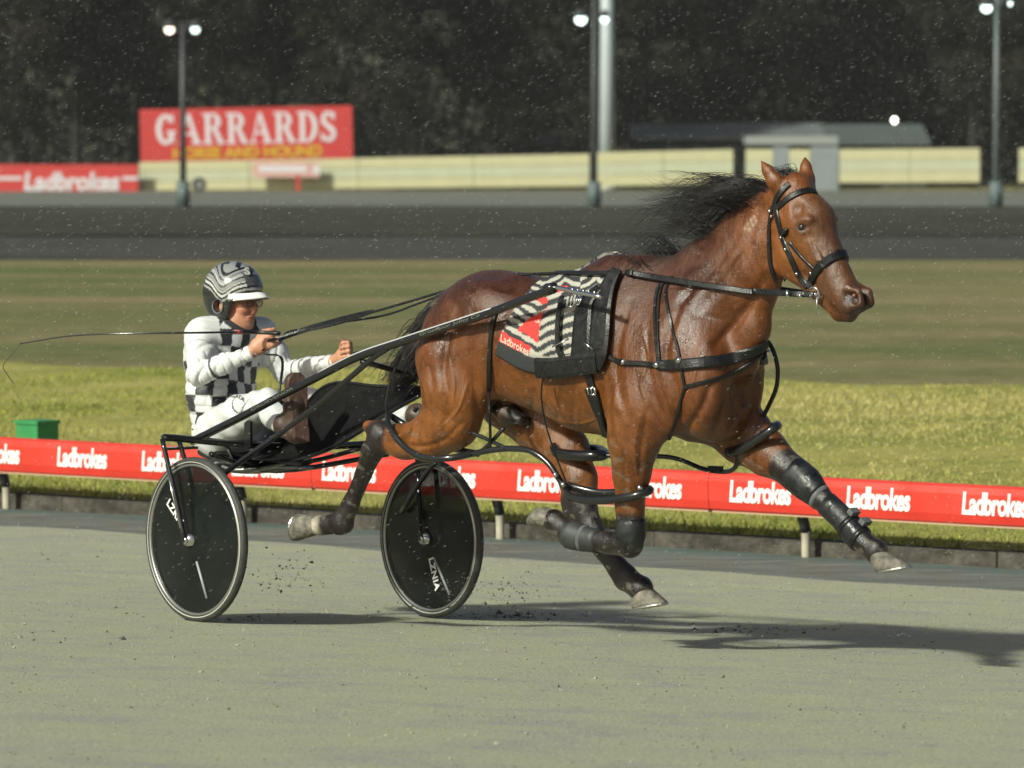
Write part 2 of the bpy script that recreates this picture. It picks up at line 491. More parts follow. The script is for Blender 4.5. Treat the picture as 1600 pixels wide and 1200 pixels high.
# kerb: concrete blocks along the inside of the gutter
kz = float(bank(D_KERB))
kerb = empty('kerb', trk(0, D_KERB, kz)); kerb['kind'] = 'structure'
kb = MB(); L_K = 1.2
kb.box((0, 0.06, 0.0), (L_K - 0.002, 0.13, 0.19))
k0 = kb.build('kerb_block', M['kerb'], kerb)
bm = bmesh.new(); bm.from_mesh(k0.data); bmesh.ops.bevel(bm, geom=bm.edges[:], offset=0.006, segments=1, affect='EDGES'); bm.to_mesh(k0.data); bm.free()
KRZ = math.atan2(TRK_U[1], TRK_U[0])
kerb.rotation_euler = (0, 0, KRZ)
for i in range(-13, 12):
    o = k0 if i == -13 else k0.copy()
    if i != -13: link(o, kerb)
    o.location = (i * L_K, random.uniform(-.006, .006), random.uniform(-.01, .006))
    o.rotation_euler = (0, 0, random.uniform(-.004, .004))

# grassed mound behind the kerb
def crest_z(T):
    P = trk_xy(T, D_CREST + 0 * T)
    px = np.clip(800 + FPX * P[0] / P[1], -300, 1900)
    y = 567 + (604 - 567) * px / 1600
    return np.clip(CAM_H - (y - 240) * P[1] / FPX, -0.25, 0.6) + .02 * np.sin(T * .8) + .015 * np.sin(T * 2.1 + 1)
ZK = kz + 0.085
def mound_z(T, D):
    zc = crest_z(T)
    a = np.clip((D - D_KERB - 0.12) / (D_CREST - D_KERB - 0.12), 0, 1)
    up = ZK + (zc - ZK) * (a ** 0.85)
    fall = np.clip((D - D_CREST) / 5.0, 0, 1)
    z = np.where(D <= D_CREST, up, zc + (INF_Z - 0.1 - zc) * smoothstep(0, 1, fall))
    P = np.stack([T, D, 0 * T], -1)
    return z + 0.03 * vnoise(P, 1.3, 11) * np.clip(a * 4, 0, 1) * (1 - fall) + 0.008 * vnoise(P, 6, 12)
mound = sheet('grass_mound', np.concatenate([np.arange(-60, -12, 1.5), np.arange(-12, 14, 0.15), np.arange(14, 40, 1.5)]), np.concatenate([np.arange(D_KERB + 0.12, 17.6, 0.15), np.arange(17.6, 23, 0.4)]), mound_z, M['turf'], xyf=trk_xy)
M['blade'] = mat('grass_blade', (0.2, 0.2, 0.05), rough=0.7, attr='Col', spec=0.25)
nb = 260000
T = rng.uniform(-19, 9.5, nb); D = D_KERB + 0.1 + (D_CREST - D_KERB) * rng.random(nb) ** 1.25
keep = rng.random(nb) < (0.55 + 0.45 * vnoise(np.stack([T, D, 0 * T], -1), 1.4, 21))
T, D = T[keep], D[keep]; nb = len(T)
X, Y = trk_xy(T, D); Z = mound_z(T, D)
hgt = rng.uniform(0.010, 0.032, nb) * (1 + 0.6 * vnoise(np.stack([T, D, 0 * T], -1), 2.3, 22)) + 0.03 * (rng.random(nb) < 0.03) + 0.045 * (D < D_KERB + .3) * rng.random(nb)
ang = rng.uniform(0, 6.283, nb); wd = rng.uniform(0.004, 0.008, nb); lx, ly = rng.normal(0, .8, nb) * hgt, rng.normal(0, .8, nb) * hgt
V = np.empty((nb, 3, 3)); V[:, 0] = np.stack([X - wd * np.cos(ang), Y - wd * np.sin(ang), Z - .005], 1); V[:, 1] = np.stack([X + wd * np.cos(ang), Y + wd * np.sin(ang), Z - .005], 1); V[:, 2] = np.stack([X + lx, Y + ly, Z + hgt], 1)
grass = fastmesh('grass', V.reshape(-1, 3), np.arange(nb * 3).reshape(-1, 3), M['blade'], smooth=False)
patch = vnoise(np.stack([T, D, 0 * T], -1), 1.0, 25) + 0.5 * rng.normal(size=nb)
g1, g2, g3 = np.array([.19, .235, .034]), np.array([.335, .32, .075]), np.array([.42, .37, .15])
w = np.clip(patch * .6 + .5 * vnoise(np.stack([T, D, 0 * T], -1), .45, 26) + .5, 0, 1)[:, None]
C = np.where(w < .5, g1 + (g2 - g1) * w * 2, g2 + (g3 - g2) * (w * 2 - 1))
set_col(grass, np.repeat(C, 3, 0)); tag(grass, 'bright yellow green grass on the mound behind the red rail', 'grass', kind='stuff')

# ------------------------------------------------------------------ inside running rail
M['red'] = mat('red_panel', (0.58, 0.040, 0.024), rough=0.38, noise=0.07, nscale=3, rvar=0.1, bump=0.03, bscale=8)
M['white_print'] = mat('white_print', (0.78, 0.77, 0.74), rough=0.5, noise=0.05)
M['post'] = mat('beige_post', (0.36, 0.33, 0.25), rough=0.6, noise=0.2, nscale=12)
M['dark_rubber'] = mat('dark_rubber', (0.03, 0.03, 0.03), rough=0.6, noise=0.2)
M['beige_lip'] = mat('beige_lip', (0.45, 0.30, 0.20), rough=0.6)
D_RAIL = 6.72
rail = empty('running_rail', trk(0, D_RAIL, float(bank(6.85))), KRZ)
tag(rail, 'low red rail with repeated white wordmarks on bent beige posts along the grass', 'rail')
RZ0, RZ1 = 0.250, 0.474
prof = [(0.0, RZ0), (-0.018, RZ0 + .012), (-0.03, RZ0 + .06), (-0.03, RZ1 - .05), (-0.02, RZ1 - .012), (0.0, RZ1), (0.05, RZ1), (0.06, RZ1 - .02), (0.06, RZ0 + .02), (0.05, RZ0)]
def rail_panel(t0, t1):
    V = []; n = len(prof)
    for t in np.linspace(t0 + .002, t1 - .002, 9):
        sag = 0.004 * math.sin((t - t0) / (t1 - t0) * math.pi)
        for y, z in prof: V.append((t, y, z - sag))
    F = [(i * n + k, (i + 1) * n + k, (i + 1) * n + (k + 1) % n, i * n + (k + 1) % n) for i in range(8) for k in range(n)] + [tuple(range(n)), tuple(8 * n + k for k in reversed(range(n)))]
    return V, F
tseam = trk_hit_line(1112, D_RAIL)
for i in range(-4, 4):
    V, F = rail_panel(tseam + i * 3.03, tseam + (i + 1) * 3.03)
    p = meshobj('panel', V, F, M['red'], rail)
    MB().box((tseam + (i + .5) * 3.03, 0.016, RZ0 - .005), (3.0, 0.05, 0.008)).build('lower_lip', M['beige_lip'], p)
wm = text_mesh('wordmark', 'Ladbrokes', 0.172, M['white_print'], rail, shear=0.12, bold=0.0052, extrude=0.002, sx=0.645, spacing=0.93)
w0 = max(v.co.x for v in wm.data.vertices)
starts = [88, 220, 361, 502, 655, 808, 972, 1140, 1323, 1504]
tt = [trk_hit_line(s, D_RAIL - .03) for s in starts]
gap = np.mean(np.diff(tt)); tt = [tt[0] - gap * k for k in range(10, 0, -1)] + tt + [tt[-1] + gap * k for k in range(1, 6)]
for i, t in enumerate(tt):
    o = wm if i == 0 else link(wm.copy(), rail)
    o.location = (t, -0.0325, RZ0 + 0.062); o.rotation_euler = (math.pi / 2, 0, 0)
pp = [trk_hit_line(x, 6.85) for x in (10, 380, 783, 1262)]
for i, t in enumerate([pp[0] - 4, pp[0] - 2] + pp + [pp[3] + 2.3, pp[3] + 4.6]):
    if i == 0:
        gp = MB().tube(bez([(0, .12, -.05), (0, .12, .06), (0, .115, .15), (0, .09, .23), (0, .072, .30), (0, .072, .38)], 5), 0.026, 10)
        post0 = gp.build('post', M['post'], rail, smooth=True)
        MB().tube([(0, .118, .15), (0, .10, .20), (0, .085, .235)], 0.031, 10).build('post_sleeve', M['dark_rubber'], post0, smooth=True)
        post0.location = (t, 0, 0)
    else:
        o = copy_tree(post0, rail); o.location = (t, 0, 0)

# small green cabinet on the grass behind the rail
M['green_paint'] = mat('green_paint', (0.035, 0.23, 0.075), rough=0.45, noise=0.12, nscale=9)
M['pale_concrete'] = mat('pale_concrete', (0.42, 0.42, 0.38), rough=0.9, noise=0.2)
gx = trk_hit_line(57, 8.3); gz = float(mound_z(np.array([gx]), np.array([8.3]))[0])
gb = empty('utility_cabinet', trk(gx, 8.3, gz), KRZ + math.radians(-5))
tag(gb, 'small green utility cabinet on the grass behind the left end of the rail', 'cabinet')
ztop = CAM_H - (657 - 240) * trk(gx, 8.3)[1] / FPX - gz
MB().box((0, 0, .05), (.235, .20, .14)).build('plinth', M['pale_concrete'], gb)
body_ = MB().box((0, 0, (.12 + ztop - .02) / 2), (.225, .19, ztop - .02 - .12)).build('housing', M['green_paint'], gb)
MB().box((0, 0, ztop - .01), (.245, .21, .025)).build('lid', M['green_paint'], gb)
MB().box((.03, -.099, ztop * .55), (.012, .01, .05)).build('latch', M['dark_rubber'], body_)

# ------------------------------------------------------------------ far fence, boards, masts, buildings
YF = 310.0
def cornerz(py, Y=YF): return float(at(800, py, Y)[2])
def X_(px, Y=YF): return float(at(px, 600, Y)[0])
M['cream'] = mat('cream_board', (0.47, 0.45, 0.27), rough=0.6, noise=0.05, nscale=1)
M['cream2'] = mat('cream_board_pale', (0.43, 0.45, 0.31), rough=0.6, noise=0.05, nscale=1)
M['grey_metal'] = mat('grey_metal', (0.16, 0.18, 0.18), rough=0.55, noise=0.1, nscale=2)
M['grey_blue'] = mat('grey_blue_panel', (0.20, 0.23, 0.24), rough=0.6, noise=0.08, nscale=2)
M['dark_post'] = mat('dark_post', (0.035, 0.04, 0.04), rough=0.6)
fence_specs = [
    ([218, 390, 560, 740, 921], 253, 240, 298, 291, 'long run of cream boarded fence under the big red sign'),
    ([931, 1036, 1145], 238, 233, 291, 288, 'cream boarded fence right of the tall white mast'),
    ([1164, 1207], 233, 233, 288, 287, 'narrow cream fence panel behind the left ear of the horse'),
    ([1232, 1265], 233, 233, 287, 287, 'narrowest cream fence panel, between the ears of the horse'),
    ([1310, 1420, 1530], 233, 231, 286, 285, 'cream boarded fence right of the horse head'),
    ([1590, 1700, 1810], 231, 230, 285, 284, 'cream fence cut off by the right edge of the picture'),
]
for xs_, t0, t1, b0, b1, lab in fence_specs:
    fo = empty('boarded_fence', (X_(xs_[0]), YF, INF_Z))
    tag(fo, lab, 'fence', 'cream fences beyond the far track')
    for j in range(len(xs_) - 1):
        xa, xb = xs_[j], xs_[j + 1]
        fa = (xa - xs_[0]) / (xs_[-1] - xs_[0]); fb = (xb - xs_[0]) / (xs_[-1] - xs_[0])
        for r_ in range(3):
            q0, q1 = r_ / 3, (r_ + 1) / 3
            z = lambda f, q: cornerz((b0 + (b1 - b0) * f) * (1 - q) + (t0 + (t1 - t0) * f) * q) - INF_Z
            xa_, xb_ = X_(xa) - X_(xs_[0]) + .02, X_(xb) - X_(xs_[0]) - .02
            g_ = 0.015
            V = [(xa_, yy, z(fa, q0) + g_) for yy in (0, .06)] + [(xb_, yy, z(fb, q0) + g_) for yy in (0, .06)] + [(xa_, yy, z(fa, q1) - g_) for yy in (0, .06)] + [(xb_, yy, z(fb, q1) - g_) for yy in (0, .06)]
            meshobj('board', V, [(0, 2, 6, 4), (3, 1, 5, 7), (0, 4, 5, 1), (2, 3, 7, 6), (4, 6, 7, 5), (0, 1, 3, 2)], M['cream2'] if r_ == 1 else M['cream'], fo)
    for xp in xs_:
        MB().box((X_(xp) - X_(xs_[0]), .14, .85), (.10, .10, 1.7)).build('post', M['dark_post'], fo)
def board(name, x0, y0, x1, y1, Y, m, label, cat, slope=0.0, legs=True):
    """flat advertising board, pixel rectangle at distance Y"""
    o = empty(name, (X_((x0 + x1) / 2, Y), Y, INF_Z)); tag(o, label, cat)
    w_, z0, z1 = X_(x1, Y) - X_(x0, Y), cornerz(y1, Y) - INF_Z, cornerz(y0, Y) - INF_Z
    p = MB().box((0, 0, (z0 + z1) / 2), (w_, .08, z1 - z0)).build('face', m, o)
    if slope: p.rotation_euler = (0, slope, 0)
    if legs:
        for sx in (-.4, .4): MB().box((w_ * sx, .15, z1 * .5), (.15, .15, z1)).build('leg', M['dark_post'], o)
    return o, w_, z0, z1
# big red sign: serif capitals built stroke by stroke
M['sign_red'] = mat('sign_red', (0.46, 0.035, 0.032), rough=0.5, noise=0.05, nscale=.7)
M['sign_white'] = mat('sign_white', (0.56, 0.54, 0.57), rough=0.5)
M['sign_yellow'] = mat('sign_yellow', (0.52, 0.31, 0.02), rough=0.5)
so, sw, sz0, sz1 = board('billboard', 222, 168, 553, 252, 313.0, M['sign_red'], 'large red billboard with white serif capitals above yellow lettering', 'billboard')
so.rotation_euler = (0, -math.radians(1.1), 0)
def serif_glyph(ch):
    """polygons in a 0..w by 0..1 cell"""
    Pz = []; S = .14
    def bar(x0, y0, x1, y1): Pz.append([(x0, y0), (x1, y0), (x1, y1), (x0, y1)])
    def arc(cx, cy, rx, ry, a0, a1, th0, th1=None, n=14):
        th1 = th1 or th0
        for i in range(n):
            a, b = a0 + (a1 - a0) * i / n, a0 + (a1 - a0) * (i + 1) / n
            f = lambda a, k: (cx + (rx - k * (th0 * abs(math.cos(a)) + th1 * abs(math.sin(a)))) * math.cos(a), cy + (ry - k * (th0 * abs(math.cos(a)) + th1 * abs(math.sin(a)))) * math.sin(a))
            Pz.append([f(a, 0), f(b, 0), f(b, 1), f(a, 1)])
    pi = math.pi
    if ch == 'G':
        arc(.45, .5, .43, .5, .25 * pi, 1.78 * pi, .22, .09); bar(.60, .08, .82, .42); bar(.50, .38, .92, .46); bar(.72, .70, .80, .98); w = .95
    elif ch == 'A':
        Pz.append([(.38, 1), (.52, 1), (.92, .06), (.68, .06)]); Pz.append([(.40, .98), (.46, .86), (.18, .06), (.10, .06)]); bar(.24, .30, .66, .38); bar(0, 0, .32, .07); bar(.58, 0, 1.0, .07); w = 1.0
    elif ch == 'R':
        bar(.12, .05, .34, .95); bar(0, 0, .44, .07); bar(0, .93, .5, 1); arc(.46, .735, .34, .265, -.5 * pi, .5 * pi, .2, .07); bar(.3, .47, .5, .54)
        Pz.append([(.44, .48), (.64, .50), (.92, .04), (.68, .04)]); bar(.66, 0, .98, .07); w = .97
    elif ch == 'D':
        bar(.12, .05, .34, .95); bar(0, 0, .48, .07); bar(0, .93, .48, 1); arc(.44, .5, .46, .5, -.5 * pi, .5 * pi, .22, .07); w = .93
    else:  # S
        arc(.38, .72, .32, .28, .12 * pi, 1.2 * pi, .17, .08); arc(.38, .28, .34, .28, -.85 * pi, .45 * pi, .19, .08)
        Pz.append([(.08, .62), (.22, .74), (.70, .36), (.56, .26)]); bar(.60, .70, .67, .97); bar(.04, .03, .11, .32); w = .78
    return Pz, w
gl = [serif_glyph(c) for c in 'GARRARDS']
tot = sum(w_ for _, w_ in gl) + .07 * 7
H_ = (228 - 180) * 313 / FPX; sc = (530 - 246) * 313 / FPX / tot
xx = X_(246, 313) - X_(387.5, 313); zb = cornerz(224, 313) - INF_Z
for ci, (polys, w_) in enumerate(gl):
    V = []; F = []
    for pi_, P in enumerate(polys):
        n = len(V); yo = -0.05 - 0.0015 * pi_
        V += [(xx + x * sc, yo, zb + y * H_) for x, y in P]; k = len(P)
        F.append(tuple(n + i for i in range(k)))
        m_ = len(V); V += [(xx + x * sc, 0, zb + y * H_) for x, y in P]
        for i in range(k): F.append((n + i, n + (i + 1) % k, m_ + (i + 1) % k, m_ + i))
    meshobj('letter', V, F, M['sign_white'], so); xx += (w_ + .07) * sc
t_ = text_mesh('slogan', 'HORSE AND HOUND', 0.95, M['sign_yellow'], so, bold=0.045, extrude=0.02, spacing=1.0, align='CENTER')
wx = max(v.co.x for v in t_.data.vertices) - min(v.co.x for v in t_.data.vertices)
t_.scale = ((505 - 272) * 313 / FPX / wx, 1, 1); t_.rotation_euler = (math.pi / 2, 0, 0); t_.location = (0.05, -.07, cornerz(246, 313) - INF_Z)
# red wordmark board on the left
lo_, lw, lz0, lz1 = board('advertising_board', -220, 257, 217, 302, 309.0, M['sign_red'], 'long low red advertising board with white wordmark left of the billboard', 'board', slope=0.0)
for z_ in (0.52,):
    for s0, s1 in ((-220, 36), (192, 217)):
        MB().box((X_((s0 + s1) / 2, 309) - X_(-1.5, 309), -.05, lz0 + (lz1 - lz0) * z_), (X_(s1, 309) - X_(s0, 309), .02, .22)).build('stripe', M['sign_white'], lo_)
t_ = text_mesh('wordmark', 'Ladbrokes', 1.5, M['sign_white'], lo_, bold=0.06, extrude=0.02, shear=0.12)
wx = max(v.co.x for v in t_.data.vertices)
t_.scale = ((188 - 38) * 309 / FPX / wx, 1, 1); t_.rotation_euler = (math.pi / 2, 0, 0); t_.location = (X_(38, 309) - X_(-1.5, 309), -.06, lz0 + .22)
# small pinkish notice and red post on the fence, dark round marker
no_, nw, nz0, nz1 = board('notice_board', 396, 253, 500, 277, 309.2, mat('pink_board', (0.52, 0.30, 0.26), rough=0.6, noise=.1, nscale=1), 'small pinkish notice board hung on the cream fence below the billboard', 'sign', legs=False)
MB().box((-.2, -.05, (nz0 + nz1) / 2 + .05), (nw * .72, .02, .38)).build('print', M['sign_white'], no_)
MB().box((nw * .45, -.05, (nz0 + nz1) / 2), (nw * .1, .02, .5)).build('edge', M['sign_white'], no_)
rp = empty('marker_post', (X_(466, 308), 308.0, INF_Z)); tag(rp, 'thin red marker post in front of the cream fence', 'post')
MB().box((0, 0, .55), (.22, .12, 1.1)).build('shaft', M['sign_red'], rp); MB().box((0, 0, 1.13), (.26, .16, .06)).build('cap', M['sign_white'], rp)
dm = empty('round_marker', (X_(312, 300), 300.0, INF_Z)); tag(dm, 'dark round tyre standing at the fence foot beside the left light pole', 'tyre')
MB().disc((0, 0, .52), (0, 1, 0), .22, .44, .25, 24).build('tread', M['dark_rubber'], dm); MB().disc((0, 0, .52), (0, 1, 0), .05, .2, .1, 20).build('rim', M['grey_metal'], dm)

# light poles
M['lamp_warm'] = emit('lamp_warm', (1.0, 0.80, 0.58), 2.6)
M['lamp_cool'] = emit('lamp_cool', (0.74, 1.0, 0.97), 2.4)
M['teal_pad'] = mat('teal_pad', (0.07, 0.10, 0.10), rough=0.6, noise=.1)
M['pole_grey'] = mat('pole_grey', (0.035, 0.036, 0.04), rough=0.5, noise=.1)
M['pole_pale'] = mat('pole_pale', (0.09, 0.11, 0.115), rough=0.5, noise=.1)
def light_pole(px, Y, ytop, lamps, pm, label, width=0.26, base=True):
    o = empty('light_pole', (X_(px, Y), Y, INF_Z)); tag(o, label, 'light pole', 'light poles around the far track')
    zt = cornerz(ytop, Y) - INF_Z
    MB().tube([(0, 0, 0), (0, 0, zt * .5), (0, 0, zt)], [width * .6, width * .5, width * .36], 10).build('pole', pm, o, True)
    if base: MB().tube([(0, 0, 0), (0, 0, 1.15)], width * 1.15, 12).build('padded_base', M['teal_pad'], o, True)
    for lx, ly, mm, r_ in lamps:
        x, z = X_(lx, Y) - X_(px, Y), cornerz(ly, Y) - INF_Z
        arm = MB().tube([(0, 0, z - .25), (x * .5, -.05, z + .28), (x, -.12, z + .30)], .05, 6).build('arm', pm, o)
        hd = MB().tube([(x, .05, z + .36), (x, -.05, z + .22), (x, -.2, z + .05)], [.10, r_ * 1.25, r_ * 1.3], 12).build('lamp_head', M['dark_post'], o, True)
        MB().disc((x, -.215, z), (0, -1, .25), .0, r_, .06, 20).build('lens', mm, hd)
        ld = bpy.data.lights.new('floodlight', 'SPOT'); ld.energy = 400; ld.spot_size = math.radians(110); ld.spot_blend = .6; ld.shadow_soft_size = .3
        ld.color = (1, .95, .85)
        lo = bpy.data.objects.new('floodlight', ld); link(lo, o); lo.location = (x, -.4, z); lo.rotation_euler = (math.radians(-40), 0, 0)
    return o
light_pole(287, 219.0, 34, [(267, 46, M['lamp_warm'], .19), (307, 46, M['lamp_cool'], .17)], M['pole_grey'], 'dark light pole with two lamps in front of the red billboard')
light_pole(928, 219.0, -14, [(907, 30, M['lamp_cool'], .24), (944, 30, M['lamp_cool'], .16)], M['dark_post'], 'dark light pole with two lamps above the mane of the horse', base=True)
light_pole(1555, 219.0, -12, [(1538, 12, M['lamp_cool'], .22), (1575, 6, M['lamp_cool'], .08)], M['pole_pale'], 'pale light pole at the right edge of the picture')
mo = empty('mast', (X_(948, 318), 318.0, INF_Z)); tag(mo, 'thick pale mast standing behind the fence near the middle light pole', 'mast')
MB().tube([(0, 0, 0), (0, 0, 8), (0, 0, 17)], [.50, .44, .36], 14).build('shaft', mat('mast_pale', (0.36, 0.41, 0.42), rough=.5, noise=.08, nscale=.5), mo, True)
MB().tube([(0, 0, 0), (0, 0, .5)], .7, 14).build('footing', M['pale_concrete'], mo, True)
# low buildings behind the fence
M['roof_grey'] = mat('roof_grey', (0.12, 0.135, 0.135), rough=.7, noise=.1, nscale=.5)
M['wall_dim'] = mat('wall_dim', (0.035, 0.038, 0.036), rough=.8, noise=.15, nscale=.4)
M['glass_dark'] = mat('dark_glass', (0.02, 0.025, 0.03), rough=.1)
def low_building(x0, x1, ytop, yroof, Y, label, rm, depth=9.0, nwin=6):
    o = empty('low_building', (X_((x0 + x1) / 2, Y), Y, INF_Z)); tag(o, label, 'building', 'low buildings behind the far fence')
    w_ = X_(x1, Y) - X_(x0, Y); zt = cornerz(ytop, Y) - INF_Z; zr = cornerz(yroof, Y) - INF_Z
    MB().box((0, depth / 2, zr / 2), (w_ - .6, depth - .6, zr)).build('wall', M['wall_dim'], o)
    rf = MB(); rf.add([(-w_ / 2, -.5, zr), (w_ / 2, -.5, zr), (w_ / 2, depth + .5, zr), (-w_ / 2, depth + .5, zr), (-w_ / 2 + .2, depth * .5, zt), (w_ / 2 - .2, depth * .5, zt), (-w_ / 2, -.5, zr - .18), (w_ / 2, -.5, zr - .18), (w_ / 2, depth + .5, zr - .18), (-w_ / 2, depth + .5, zr - .18)],
           [(0, 1, 5, 4), (2, 3, 4, 5), (0, 4, 3), (1, 2, 5), (6, 7, 1, 0), (7, 8, 2, 1), (8, 9, 3, 2), (9, 6, 0, 3), (9, 8, 7, 6)])
    rf.build('roof', rm, o)
    for k in range(nwin):
        xw = -w_ / 2 + w_ * (k + .5) / nwin
        f = MB().box((xw, .27, zr * .62), (w_ / nwin * .5, .08, zr * .35)).build('window', M['grey_metal'], o)
        MB().box((xw, .22, zr * .62), (w_ / nwin * .42, .03, zr * .29)).build('pane', M['glass_dark'], f)
    return o
low_building(985, 1290, 191, 214, 345.0, 'long grey roofed low building behind the horse head', M['roof_grey'], nwin=7)
low_building(1285, 1452, 193, 222, 352.0, 'dim low building with a bright lamp at its right', mat('roof_dim', (0.075, 0.09, 0.09), rough=.7), nwin=4)
low_building(770, 940, 204, 225, 350.0, 'darkest low building left of the pale mast', mat('roof_dark', (0.035, 0.036, 0.036), rough=.7), nwin=4)
kx = empty('kiosk', (X_(1237, 322), 322.0, INF_Z)); tag(kx, 'pale flat roofed kiosk with grey pillars behind the ears of the horse', 'kiosk')
wk = X_(1310, 322) - X_(1168, 322)
MB().box((0, 2, cornerz(219, 322) - INF_Z - .0), (wk, 4.2, .55)).build('roof', mat('kiosk_roof', (0.24, 0.26, 0.255), rough=.6), kx)
for px0, px1 in ((1207, 1232), (1266, 1309)):
    MB().box((X_((px0 + px1) / 2, 322) - X_(1237, 322), .2, (cornerz(222, 322) - INF_Z) / 2), (X_(px1, 322) - X_(px0, 322), .3, cornerz(222, 322) - INF_Z)).build('pillar', M['grey_blue'], kx)
MB().box((0, 3.8, 1.5), (wk - .4, .3, 3.0)).build('back_wall', M['grey_metal'], kx)
yl = empty('yard_lamp', (X_(1396, 340), 340.0, INF_Z)); tag(yl, 'single bright round lamp on a short post by the low building', 'lamp')
zl = cornerz(188, 340) - INF_Z
MB().tube([(0, 0, 0), (0, 0, zl)], .06, 8).build('post', M['dark_post'], yl, True)
MB().tube([(0, -.1, zl + .2), (0, -.1, zl), (0, -.1, zl - .2)], [.06, .2, .06], 14).build('globe', emit('lamp_white', (1, .97, .88), 6.0), yl, True)

# ------------------------------------------------------------------ wood behind
M['leaf'] = mat('dark_leaf', (0.02, 0.024, 0.012), rough=.8, attr='Col', spec=.15)
M['bark'] = mat('bark', (0.016, 0.016, 0.011), rough=.95, noise=.3, nscale=4, bump=.5, bscale=8)
M['bark_pale'] = mat('bark_pale', (0.026, 0.025, 0.018), rough=.95, noise=.3, nscale=3, bump=.5, bscale=8)
def leaf_cloud(P, size, cols):
    n = len(P)
    a = rng.normal(size=(n, 3)); a /= np.linalg.norm(a, axis=1)[:, None]
    b = np.cross(a, rng.normal(size=(n, 3))); b /= np.linalg.norm(b, axis=1)[:, None]
    s = (size * rng.uniform(.5, 1.3, n))[:, None]
    V = np.stack([P - a * s, P + b * s * .55, P + a * s, P - b * s * .55], 1).reshape(-1, 3)
    return V, np.arange(n * 4).reshape(-1, 4), np.repeat(cols, 4, 0)
def tree(px, Y, h, label, pale=False, seed=0, rw=4.2):
    r = np.random.default_rng(seed)
    o = empty('gum_tree', (X_(px, Y), Y, INF_Z)); tag(o, label, 'tree', 'trees behind the far fence')
    tr = MB(); lean = r.normal(0, .5, 2)
    top = np.array([lean[0], lean[1], h * .8])
    tr.tube(bez([(0, 0, 0), (lean[0] * .2, 0, h * .3), (lean[0] * .7, lean[1] * .5, h * .55), top], 4), list(np.linspace(.36, .08, 13)), 8)
    cl = []
    for k in range(9):
        z0 = h * r.uniform(.3, .75); an = r.uniform(0, 6.28); ln = r.uniform(.5, 1) * rw
        e = np.array([math.cos(an) * ln, math.sin(an) * ln, z0 + r.uniform(.8, 3.2)])
        tr.tube([(lean[0] * z0 / h, 0, z0), e * [.5, .5, 1] + [0, 0, -.4], e], [.12, .08, .03], 5)
        cl.append((e, r.uniform(1.3, 2.4)))
    for k in range(16): cl.append((np.array([r.normal(0, rw * .45), r.normal(0, rw * .45), h * r.uniform(.15, 1.0)]), r.uniform(1.4, 2.5)))
    tr.build('trunk', M['bark_pale'] if pale else M['bark'], o, True)
    P = []; Cc = []
    for c, rad in cl:
        n = int(420 * rad)
        d = r.normal(size=(n, 3)); d /= np.linalg.norm(d, axis=1)[:, None]
        P.append(c + d * (rad * r.uniform(.35, 1.05, n) ** .6)[:, None] * [1, 1, .75])
        base = np.array([.0145, .0150, .0095]) * r.uniform(.8, 1.25) * np.array([r.uniform(.9, 1.25), 1, r.uniform(.8, 1.2)])
        Cc.append(base * r.uniform(.6, 1.4, (n, 1)))
    V, Q, CC = leaf_cloud(np.concatenate(P), .20, np.concatenate(Cc))
    c_ = fastmesh('crown', V, Q, M['leaf'], o, smooth=False); set_col(c_, CC)
    return o
tlist = [(-150, 332, 21, 0), (-60, 340, 24, 0), (22, 328, 22, 1), (120, 336, 25, 0), (215, 342, 22, 0), (330, 335, 26, 0), (430, 340, 23, 0), (540, 333, 24, 0), (628, 328, 23, 1), (720, 338, 26, 0), (830, 335, 22, 0), (1010, 352, 25, 0), (1110, 366, 24, 0), (1220, 362, 27, 0), (1330, 370, 24, 0), (1440, 372, 26, 0), (1520, 356, 24, 0), (1620, 350, 25, 0), (1730, 345, 23, 0)]
tlab = ['tree beyond the left edge, outermost of the wood', 'dark tree above the red advertising board at the left edge', 'pale trunked tree nearest the left edge of the picture', 'dark tree left of the billboard', 'dark tree behind the left end of the billboard', 'tall dark tree behind the left light pole and billboard', 'dark tree behind the middle of the billboard', 'dark tree behind the right end of the billboard', 'pale trunked tree just right of the billboard', 'tall dark tree midway between billboard and white mast', 'olive tinted tree left of the white mast', 'dark tree right of the white mast', 'dark tree behind the long low building, left half', 'tall dark tree directly above the ears of the horse', 'dark tree above the muzzle of the horse', 'dark tree above the bright yard lamp', 'dark tree left of the pale right hand light pole', 'dark tree at the right edge behind the pale light pole', 'tree beyond the right edge of the picture']
for i, ((px, Y, h, pale), lb) in enumerate(zip(tlist, tlab)): tree(px, Y, h, lb, bool(pale), 40 + i)
n = 200000
P = np.stack([rng.uniform(-140, 140, n), 366 + 60 * rng.random(n) ** 2, rng.uniform(0, 1, n) ** .9 * 36 - .3], 1)
P[:, 2] *= 1 + .15 * np.sin(P[:, 0] * .13)
cc = np.array([.020, .0205, .0145]) * (1 + .6 * vnoise(P, .25, 31))[:, None] * rng.uniform(.6, 1.5, (n, 1))
V, Q, CC = leaf_cloud(P, .55, cc)
wood = fastmesh('wood', V, Q, M['leaf'], smooth=False); set_col(wood, CC); tag(wood, 'dense dark wood filling the background behind the fence', 'wood', kind='stuff')
sky_block_hill = sheet('sky_block_hill', np.linspace(-500, 500, 60), np.linspace(425, 640, 14), lambda X, Y: INF_Z - .1 + 46 * smoothstep(425, 560, Y) + 3 * vnoise(np.stack([X, Y, 0 * X], -1), .05, 6) * smoothstep(425, 470, Y), M['dimmed_ground'])  # added behind the wood to block the sky in its gaps
# ================================================================== HORSE
H = HF
def hp(px, py, lat): return H(px, py, lat)
K377 = 377.0
def st(px, py, lat, half, w=None):
    """leg station from the photograph: centre pixel, side offset, half width in pixels"""
    return (hp(px, py, lat), half / K377, (w if w else half / K377))
S_ = Sculpt(0.006)
def T3(s, lat, z): return np.array([s, -lat, z])
